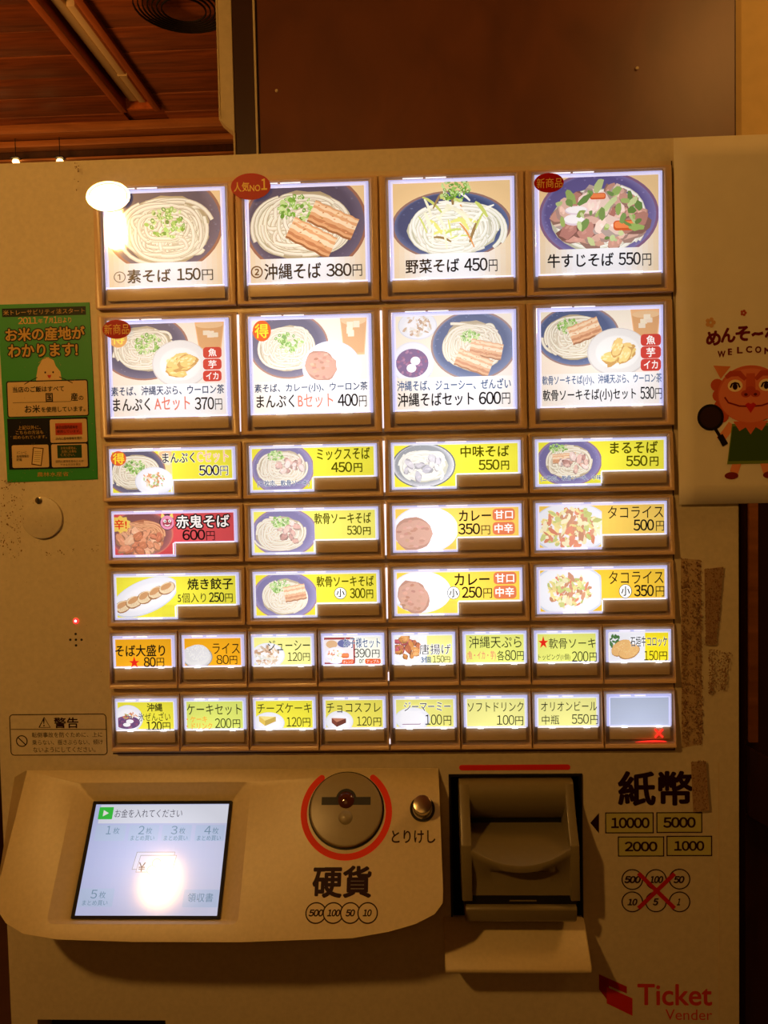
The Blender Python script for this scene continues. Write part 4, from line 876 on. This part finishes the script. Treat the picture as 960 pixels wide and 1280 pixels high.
for i in range(k): bm.faces.new((mo[i], mo[(i + 1) % k], inn[(i + 1) % k], inn[i]))
bmesh.ops.triangle_fill(bm, edges=eo + em, use_beauty=True, use_dissolve=False)
bm.faces.new(inn)
bmesh.ops.recalc_face_normals(bm, faces=bm.faces)
es = [e for e in bm.edges if len(e.link_faces) == 2 and e.calc_face_angle(0) > math.radians(33) and not (e.verts[0] in bk and e.verts[1] in bk)]
bmesh.ops.bevel(bm, geom=es, offset=5 * MM, segments=4, profile=.5, affect='EDGES', clamp_overlap=True)
me = bpy.data.meshes.new('console'); bm.to_mesh(me); bm.free(); me.polygons.foreach_set('use_smooth', [True] * len(me.polygons)); me.set_sharp_from_angle(angle=math.radians(30)); me.materials.append(M['console'])
con = bpy.data.objects.new('console', me); put(con, (0, 0, 0), mach)
ROT = (-SL, 0, 0)
def onslope(s=0, off=0, x=0): y, z = up(s, off); return (x, y, z)
O = onslope(0, 0)
# local frame on the slope: x, -y outward, z up the slope
A = Art(step=.02); A.items([CO[1][:5] + ['dk', 1]]); A.build('cancel_lettering', M['ink'], onslope(0, .15), con, ROT); A = Art(step=.02); A.items([CO[0][:5] + ['dk', 2]])
for b in COC[:4]: A.ell(b[1], b[2], b[3] / 2, b[4] / 2, 'dk', 36); A.ell(b[1], b[2], b[3] / 2 - 1, b[4] / 2 - 1, (212, 194, 148), 36)
for i in COC[4:]: A.text(i[0], i[1], i[2], i[3] * .95, i[4] * .85, 'dk', 3, italic=.2)
A.build('coin_print', M['ink'], onslope(0, .15), con, ROT)
cx, cs, r0 = -65.8, -36.6, 35.6
A2 = Art(step=.02); A2.stroke([(cx + r0 * math.cos(t), cs + r0 * math.sin(t) * 1.0) for t in (math.radians(128 + (412 - 128) * i / 60) for i in range(61))], 5.2, (235, 60, 30))
A2.ell(cx + r0 * math.cos(math.radians(128)), cs + r0 * math.sin(math.radians(128)), 2.6, 2.6, (235, 60, 30), 16); A2.ell(cx + r0 * math.cos(math.radians(412)), cs + r0 * math.sin(math.radians(412)), 2.6, 2.6, (235, 60, 30), 16)
A2.build('red_arc', M['ink'], onslope(0, .2), con, ROT)
# coin insert
ci = prism('coin_slot', ring(30.2, 56), -5.0, 1, M['disc'], onslope(cs + 1.5, 0, cx), mach, ROT, bevel=1.6, seg=3)
frame_loops('collar', ring(31.6, 56), ring(30.2, 56), -.8, -.8, .5, M['dark'], onslope(cs + 1.5, 0, cx), ci, rot=ROT)
cb = ring(8.2, 20, None, 0, 0)
boxes('slot', [(-20.5, 20.5, -5.15, -4.4, -2.6, 3.8)], M['black'], onslope(cs + 7, 0, cx), ci, rot=ROT)
prism('thumb_notch', [(8.6 * math.cos(t), 8.6 * math.sin(t)) for t in (math.pi * i / 14 for i in range(15))], -5.2, -4.4, M['dark'], onslope(cs + 9, 0, cx), ci, ROT)
mesh('coin_guide', [(7 * math.cos(a) * math.cos(b), -2.5 * math.sin(b), 7 * math.sin(a) * math.cos(b)) for b in (0, .5, 1.0, 1.5) for a in (k * math.pi / 10 for k in range(20))], [(i * 20 + k, i * 20 + (k + 1) % 20, i * 20 + 20 + (k + 1) % 20, i * 20 + 20 + k) for i in range(3) for k in range(20)], M['redclear'], onslope(cs + 8.5, 5.0, cx), ci, ROT, smooth=True)
mesh('clear_stud', [(6 * math.cos(a) * math.cos(b), -2.6 * math.sin(b), 6 * math.sin(a) * math.cos(b)) for b in (0, .5, 1.0, 1.5) for a in (k * math.pi / 10 for k in range(20))], [(i * 20 + k, i * 20 + (k + 1) % 20, i * 20 + 20 + (k + 1) % 20, i * 20 + 20 + k) for i in range(3) for k in range(20)], M['disc'], onslope(cs - 5.5, 4.8, cx), ci, ROT, smooth=True)
# cancel button: steel plunger in a dark ring
cbn = prism('cancel_button', ring(7.6, 32), -16, 0, M['chrome'], onslope(-34.5, 0, -2.2), mach, ROT, bevel=.8)
frame_loops('collar', ring(10.4, 32), ring(8.2, 32), -1, -.6, 1, M['dark'], onslope(-34.5, 0, -2.2), cbn, rot=ROT)
# screen
scr = frame_loops('screen', rrect(wx1 - wx0 + 2.4, ws0 - ws1 + 2.4, .5, n=2), rrect(wx1 - wx0 - 2.6, ws0 - ws1 - 2.2, .3, n=2), -1.6, -.6, 3, M['black'], onslope((ws0 + ws1) / 2, -8.6, (wx0 + wx1) / 2), mach, rot=ROT)
A = Art(step=.02); mx_, ms_ = (wx0 + wx1) / 2, (ws0 + ws1) / 2
sh = lambda b: [b[0], b[1] + .0, b[2]] + b[3:]
A.grad(wx0 + 1, wx1 - 1, ws1 + 1, ws0 - 1, lambda u, v: (int(206 + 16 * u - 10 * v), int(210 + 12 * u - 6 * v), 248), 14, 12)
b = SCB[1]; A.poly(rrect(b[3] - 2.5, b[4] - 1, .1, b[1] - .6, b[2] - .8), (236, 238, 252))
for b in SCB[2:8]: A.poly(rrect(b[3], b[4], .8, b[1], b[2]), (198, 212, 244))
b = SCB[0]; A.poly(rrect(b[3], b[4], .5, b[1], b[2]), (60, 205, 70)); A.poly([(b[1] - 2.2, b[2] + 2.6), (b[1] - 2.2, b[2] - 2.6), (b[1] + 2.6, b[2])], 'W')
for b, c in ((SCB[9], 0), (SCB[8], 1)): A.poly([(b[1] - b[3] / 2 + 1, b[2] + b[4] / 2), (b[1] + b[3] / 2 + 1, b[2] + b[4] / 2), (b[1] + b[3] / 2 - 1, b[2] - b[4] / 2), (b[1] - b[3] / 2 - 1, b[2] - b[4] / 2)], (150, 150, 165)); A.poly([(b[1] - b[3] / 2 + 1.4, b[2] + b[4] / 2 - .4), (b[1] + b[3] / 2 + .6, b[2] + b[4] / 2 - .4), (b[1] + b[3] / 2 - 1.4, b[2] - b[4] / 2 + .4), (b[1] - b[3] / 2 - .6, b[2] - b[4] / 2 + .4)], (222, 224, 250))
for b in SCB[10:]: A.ell(b[1], b[2], b[3] / 2, b[4] / 2, (150, 150, 165), 24); A.ell(b[1], b[2], b[3] / 2 - .4, b[4] / 2 - .4, (228, 230, 252), 24)
A.items(SC)
A.V = [(v[0] - mx_, v[1], v[2] - ms_) for v in A.V]
A.build('screen_image', M['screen'], onslope(ms_, -8.6, mx_), scr, ROT, glow=.85)

# ---- banknote unit in its dark recess
def xsurf(name, us, rows, mat, parent, smooth=True, bevel=0):
    """surface through rows of (y,z) functions of u in -1..1; us are x positions"""
    n = len(us); V = []
    for f in rows:
        for x in us:
            u = (x - us[0]) / (us[-1] - us[0]) * 2 - 1; y, z = f(u); V.append((x, y, z))
    F = [(i * n + k, i * n + k + 1, (i + 1) * n + k + 1, (i + 1) * n + k) for i in range(len(rows) - 1) for k in range(n - 1)]
    return mesh(name, V, F, mat, (0, 0, 0), parent, smooth=smooth)
def xs(a, b, n): return [a + (b - a) * i / n for i in range(n + 1)]
bx0, bx1, ix0, ix1 = 29.0, 125.0, 37.6, 117.6
prof = [(45, -262), (1, -262), (-2, -264), (-5, -272), (-10, -283), (-19, -298), (-26, -306), (-27, -352), (45, -352)]
bu = prism('banknote_unit', prof, bx0, ix0, M['bill'], (0, 0, 0), mach, axis='x', bevel=.9); tag(bu, 'grey beige banknote inlet with a curved tongue and dark slots')
prism('cheek', prof, ix1, bx1, M['bill'], (0, 0, 0), bu, axis='x', bevel=.9)
bulge = lambda u: 1 - u * u
K8 = xs(ix0 - .5, ix1 + .5, 24)
hood = [(45, -262), (1, -262), (-2, -264), (-4.5, -270), (-5, -276), (-2, -284), (5, -292), (13, -299), (20, -301.5)]
xsurf('hood', K8, [lambda u, p=p: p for p in hood], M['bill'], bu)
boxes('inlet_slot', [(ix0, ix1, 18, 30, -309, -300)], M['black'], (0, 0, 0), bu)
xsurf('tongue', K8, [lambda u, t=t: (18 + (-24 - 9 * bulge(u) - 18) * t, -305.5 + (-1.5 - 9.5 * bulge(u)) * t - 2.5 * math.sin(t * math.pi / 2) * t + 1.8 * math.sin(math.pi * t)) for t in (0, .15, .35, .55, .75, .9, 1)], M['bill'], bu)
K9 = xs(bx0 + .6, bx1 - .6, 30)
def arc(u):
    b = max(0, 1 - (u * 96 / 80) ** 2); return -25 - 8 * b, -309.5 - 9.5 * b
xsurf('lower_front', K9, [lambda u: (arc(u)[0] + 2, arc(u)[1] + .8), lambda u: (arc(u)[0] - .6, arc(u)[1] - 0.2), lambda u: (arc(u)[0] - 1.4, arc(u)[1] - 2), lambda u: (arc(u)[0] - .6, arc(u)[1] - 6), lambda u: (-21 - bulge(u), -330), lambda u: (-20 - bulge(u), -340), lambda u: (-22, -349.5), lambda u: (-10, -350)], M['bill'], bu)
boxes('outlet_slot', [(31, 123, -22, 20, -357, -349.5)], M['black'], (0, 0, 0), bu)
boxes('outlet_sheen', [(68, 90, -22.6, -22, -354.3, -353.4)], M['bill'], (0, 0, 0), bu)
prism('lower_lip', [(45, -357), (-25, -357), (-27, -359), (-25, -369), (-20, -373), (45, -374)], 31.5, 122.5, M['bill'], (0, 0, 0), bu, axis='x', bevel=1)
prism('chute_ledge', [(6.5, -382), (-3, -384), (-28, -404), (-31, -408), (-30, -411), (-20, -414), (6.5, -414)], 14, 133.5, M['console'], (0, 0, 0), mach, axis='x', bevel=3, seg=3)

# ------------------------------------------------------------------ stickers, notices (things stuck on the machine)
for L, lab, grp in ((ST[0], 'red oval sticker reading 人気No1 at top left corner of the pork noodle key', None), (ST[1], 'red oval new-item sticker on the top right key with the beef bowl', None), (ST[2], 'red oval new-item sticker on the left key of the second row', None), (ST[3], 'shiny oval sticker with the lamp glare on the top left key', None)):
    b = L[0]; plain = len(L) == 1
    s = prism('oval_sticker', ring(b[3] / 2, 44, b[4] / 2), -.35, 0, M['glare_sticker'] if plain else M['red'], (b[1], -1.2, b[2])); tag(s, lab, 'sticker', 'oval stickers on the keys')
    A = Art(step=.01)
    if plain: A.loop(ring(b[3] / 2 - 2.4, 44, b[4] / 2 - 2.0), .6, (150, 90, 50)); A.build('inner_line', M['sticker'], (b[1], -1.57, b[2]), s)
    else:
        A.ell(0, 0, b[3] / 2, b[4] / 2, (190, 25, 22), 44)
        for i in L[1:]: A.text(i[0], i[1] - b[1], i[2] - b[2], i[3], i[4], (255, 220, 110), i[6])
        A.build('print', M['sticker'], (b[1], -1.57, b[2]), s)
# green notice, cut off by the left edge of the picture
pcx, pcz = -314.8, 74.8
pn = prism('green_notice', [(-40.6, 75.6), (39.0, 75.2), (40.6, -74.6), (-38.3, -75.6)], -.4, .3, M['ink'] if False else pmat('green_paper', (16, 145, 32), .5), (pcx, 5.6, pcz)); tag(pn, 'green notice sticker about rice origin with a smiling rice grain, left of the keys', 'notice')
A = Art(step=.006)
A.rect(PO[0][1] - PO[0][3] / 2 - 1, PO[0][1] + PO[0][3] / 2 + 1, PO[0][2] - 3.6, PO[0][2] + 3.6, (26, 34, 14))
q = POB
g = q[7]; A.poly([(g[1] + g[3] / 2 * x, g[2] + g[4] / 2 * z) for x, z in ((-.95, -.9), (-.9, -.2), (-.75, .4), (-.4, .85), (.05, 1), (.45, .8), (.6, .45), (.92, .1), (1, -.4), (.98, -.9))], (222, 190, 130)); A.stroke([(g[1] - 8, g[2] + 9), (g[1] - 2, g[2] + 14), (g[1] + 4, g[2] + 12)], .5, (190, 150, 90), True)
for s in (-1, 1): A.ell(g[1] + 1 + s * 3.4, g[2] + 1, .8, .9, 'dk', 12)
A.poly([(g[1] - .8, g[2] - 1.2), (g[1] + 2.8, g[2] - 1.2), (g[1] + 2, g[2] - 3.4), (g[1] + 1, g[2] - 4), (g[1], g[2] - 3.4)], (190, 40, 30))
b = q[0]; A.poly(rrect(b[3] + 1.2, b[4] + 1.2, 2, b[1], b[2]), (20, 22, 10)); A.poly(rrect(b[3] - .8, b[4] - .8, 1.4, b[1], b[2]), (216, 186, 132))
for s in (-1, 1): A.stroke([(g[1] + s * 9.5, g[2] - 3), (g[1] + s * 14, g[2] - 5), (g[1] + s * 21, g[2] - 8.6)], .7, (20, 22, 10))
b = q[9]; A.rect(b[1] - b[3] / 2, b[1] + b[3] / 2, b[2] - .2, b[2] + .2, 'dk')
b = q[1]; A.poly(rrect(b[3] + 1.2, b[4] + 1, .6, b[1], b[2]), (16, 12, 10))
for b in q[2:5]: A.poly(rrect(b[3] - .6, b[4] - .6, 1.4, b[1], b[2]), (216, 186, 132))
b = q[5]; A.rect(b[1] - b[3] / 2, b[1] + b[3] / 2, b[2] - b[4] / 2, b[2] + b[4] / 2, (190, 62, 30))
b = q[6]; A.rect(b[1] - b[3] / 2, b[1] + b[3] / 2, b[2] - b[4] / 2, b[2] + b[4] / 2, (34, 66, 24))
b = q[8]; A.poly([(b[1] - 3.6, b[2] + 8), (b[1] + 5.8, b[2] + 7), (b[1] + 3.2, b[2] - 8.4), (b[1] - 5.6, b[2] - 6.8)], (90, 50, 30)); A.poly([(b[1] - 2.8, b[2] + 7.2), (b[1] + 4.8, b[2] + 6.3), (b[1] + 2.5, b[2] - 7.4), (b[1] - 4.6, b[2] - 6)], (226, 200, 140))
for k in range(6): A.stroke([(b[1] - 2.2 - .2 * k, b[2] + 4.4 - 1.7 * k), (b[1] + 3.4 - .3 * k, b[2] + 4.1 - 1.7 * k)], .35, (150, 110, 60))
A.items(PO)
A.V = [(v[0] - pcx, v[1], v[2] - pcz) for v in A.V]
A.build('print', M['ink'], (pcx, 5.15, pcz), pn)
# welcome sheet hanging over the right edge of the machine
wx, wz = 318, 118
V = []; F = []; nx_, nz_ = 14, 18
for j in range(nz_ + 1):
    for i in range(nx_ + 1):
        x = -104.5 + 209 * i / nx_; z = -149 + 298 * j / nz_; V.append((x - .011 * (z) , -.5 - 1.2 * math.sin(i * .5) * .5 - max(0, i - 7) * .35, z))
F = [(j * (nx_ + 1) + i, j * (nx_ + 1) + i + 1, (j + 1) * (nx_ + 1) + i + 1, (j + 1) * (nx_ + 1) + i) for j in range(nz_) for i in range(nx_)]
ws = mesh('welcome_sheet', V, F, M['paper'], (wx, 3.2, wz), smooth=True); md = ws.modifiers.new('thickness', 'SOLIDIFY'); md.thickness = .00025; md.offset = 0
tag(ws, 'cream paper sheet with a smiling red lion dog in a green apron at the right', 'poster')
A = Art(step=.006)
t = WP[0]
for i, ch in enumerate('WELCOME'): 
    u = i / 6; A.text(ch, t[1] - t[3] / 2 + t[3] * u, t[2] - 2.6 + 4.6 * math.sin(math.pi * (.1 + .8 * u)), 5.2 if ch != 'W' else 6.5, 5.6, (110, 32, 26), 3)
for i, (ch, dz) in enumerate(zip('めんそーれ', (-2.5, -.4, .6, -.6, 1))):
    t = WP[1]
    if ch == 'ー': x_ = t[1] - t[3] / 2 + 8 + (t[3] - 14) * i / 4; A.stroke([(x_ - 4.5, t[2] - 1.2), (x_ - 2, t[2] + .3), (x_ + 1, t[2] - .2), (x_ + 4.5, t[2] + .6)], 2.4, (105, 16, 26)); continue
    A.text(ch, t[1] - t[3] / 2 + 8 + (t[3] - 14) * i / 4, t[2] + dz, 12.2, 12.5, (105, 16, 26), 3)
for (x, z), r, c in ((WPP[6], 2.0, (175, 70, 40)), (WPP[7], 3.2, (215, 165, 105)), ((306, 122), 2.2, (175, 70, 40))):
    for k in range(5): A.ell(x + r * .8 * math.cos(k * 1.2566), z + r * .8 * math.sin(k * 1.2566), r * .55, r * .55, c, 10)
fx, fz = WPP[0]; fx += 2
RD = (215, 105, 70); DR = (190, 72, 48); SK = (236, 150, 100)
for s in (-1, 1):
    A.poly([(fx + s * 24, fz + 11), (fx + s * 30, fz + 22), (fx + s * 16, fz + 21)], (220, 130, 75))          # ears
    for k in range(4): A.ell(fx + s * (27 - k * 1.4), fz + 6 - k * 8.5, 5.2, 5.2, (200, 85, 45), 16)      # curls of the mane
    A.stroke([(fx + s * 15, fz - 26), (fx + s * 20, fz - 33), (fx + s * 25, fz - 39)], 6.5, SK)             # arms
    A.stroke([(fx + s * 11, fz - 58), (fx + s * 13.5, fz - 66)], 7, SK); A.ell(fx + s * 15.5, fz - 68.5, 5.6, 3, (130, 40, 25), 16)
A.poly([(fx - 15, fz - 26), (fx + 15, fz - 26), (fx + 19, fz - 59), (fx - 19, fz - 59)], (112, 132, 42)); A.poly([(fx - 14.5, fz - 28), (fx + 14.5, fz - 28), (fx + 18, fz - 56.5), (fx - 18, fz - 56.5)], (62, 88, 30))
A.poly([(fx - 14, fz - 24), (fx + 14, fz - 24), (fx + 9, fz - 32), (fx + 4, fz - 29), (fx, fz - 35), (fx - 4, fz - 29), (fx - 9, fz - 32)], (215, 105, 60))
A.ell(fx, fz - 2, 26.5, 23.5, RD, 44); A.ell(fx, fz - 3, 25.5, 22, (228, 128, 88), 44)
A.poly([(fx - 3.5, fz + 15), (fx + 3.5, fz + 15), (fx + 4, fz + 1), (fx - 4, fz + 1)], (205, 88, 52))
for s in (-1, 1):
    A.stroke([(fx + s * 4, fz + 10), (fx + s * 9, fz + 15), (fx + s * 16, fz + 15), (fx + s * 20, fz + 12)], 5, DR, True)
    A.ell(fx + s * 12.5, fz + 5.2, 6, 5, (250, 225, 170), 20); A.stroke([(fx + s * 8.6, fz + 3.6), (fx + s * 10, fz + 6.8), (fx + s * 12.5, fz + 7.6), (fx + s * 15, fz + 6.6), (fx + s * 16.4, fz + 3.6)], 1.4, 'dk'); A.ell(fx + s * 12.5, fz + 4.4, 2, 2.6, 'dk', 14)
    A.ell(fx + s * 3.8, fz - 1.6, 4, 3, DR, 16); A.ell(fx + s * 3.8, fz - 2.2, 1.5, 1.2, (90, 20, 15), 12)
A.ell(fx, fz + 1, 4, 3.6, DR, 16)
A.stroke([(fx - 21, fz - 4), (fx - 18, fz - 8.5), (fx - 9, fz - 11.5), (fx, fz - 12), (fx + 9, fz - 11.5), (fx + 18, fz - 8.5), (fx + 21, fz - 4)], 1.3, (130, 25, 20))
A.poly([(fx - 4.5, fz - 10.5), (fx - 2, fz - 8.8), (fx, fz - 10), (fx + 2, fz - 8.8), (fx + 4.5, fz - 10.5), (fx, fz - 17.5)], (200, 35, 25))
px_, pz_ = WPP[1]
A.stroke([(px_ + 3, pz_ - 8), (px_ + 11, pz_ - 22)], 2.6, (26, 18, 16)); A.stroke([(px_ + 7.5, pz_ - 15), (px_ + 12, pz_ - 23)], 5, (26, 18, 16)); A.ell(px_, pz_, 10.8, 10.8, (24, 18, 18), 30); A.ell(px_, pz_, 8.6, 8.6, (52, 32, 26), 30)
for k in range(5): 
    pass
A.V = [(v[0] - wx, v[1], v[2] - wz) for v in A.V]
A.V = [(x, y - 1.2 - max(0, x) * .03, z) for x, y, z in A.V]
A.build('print', M['ink'], (wx, 3.2, wz), ws)
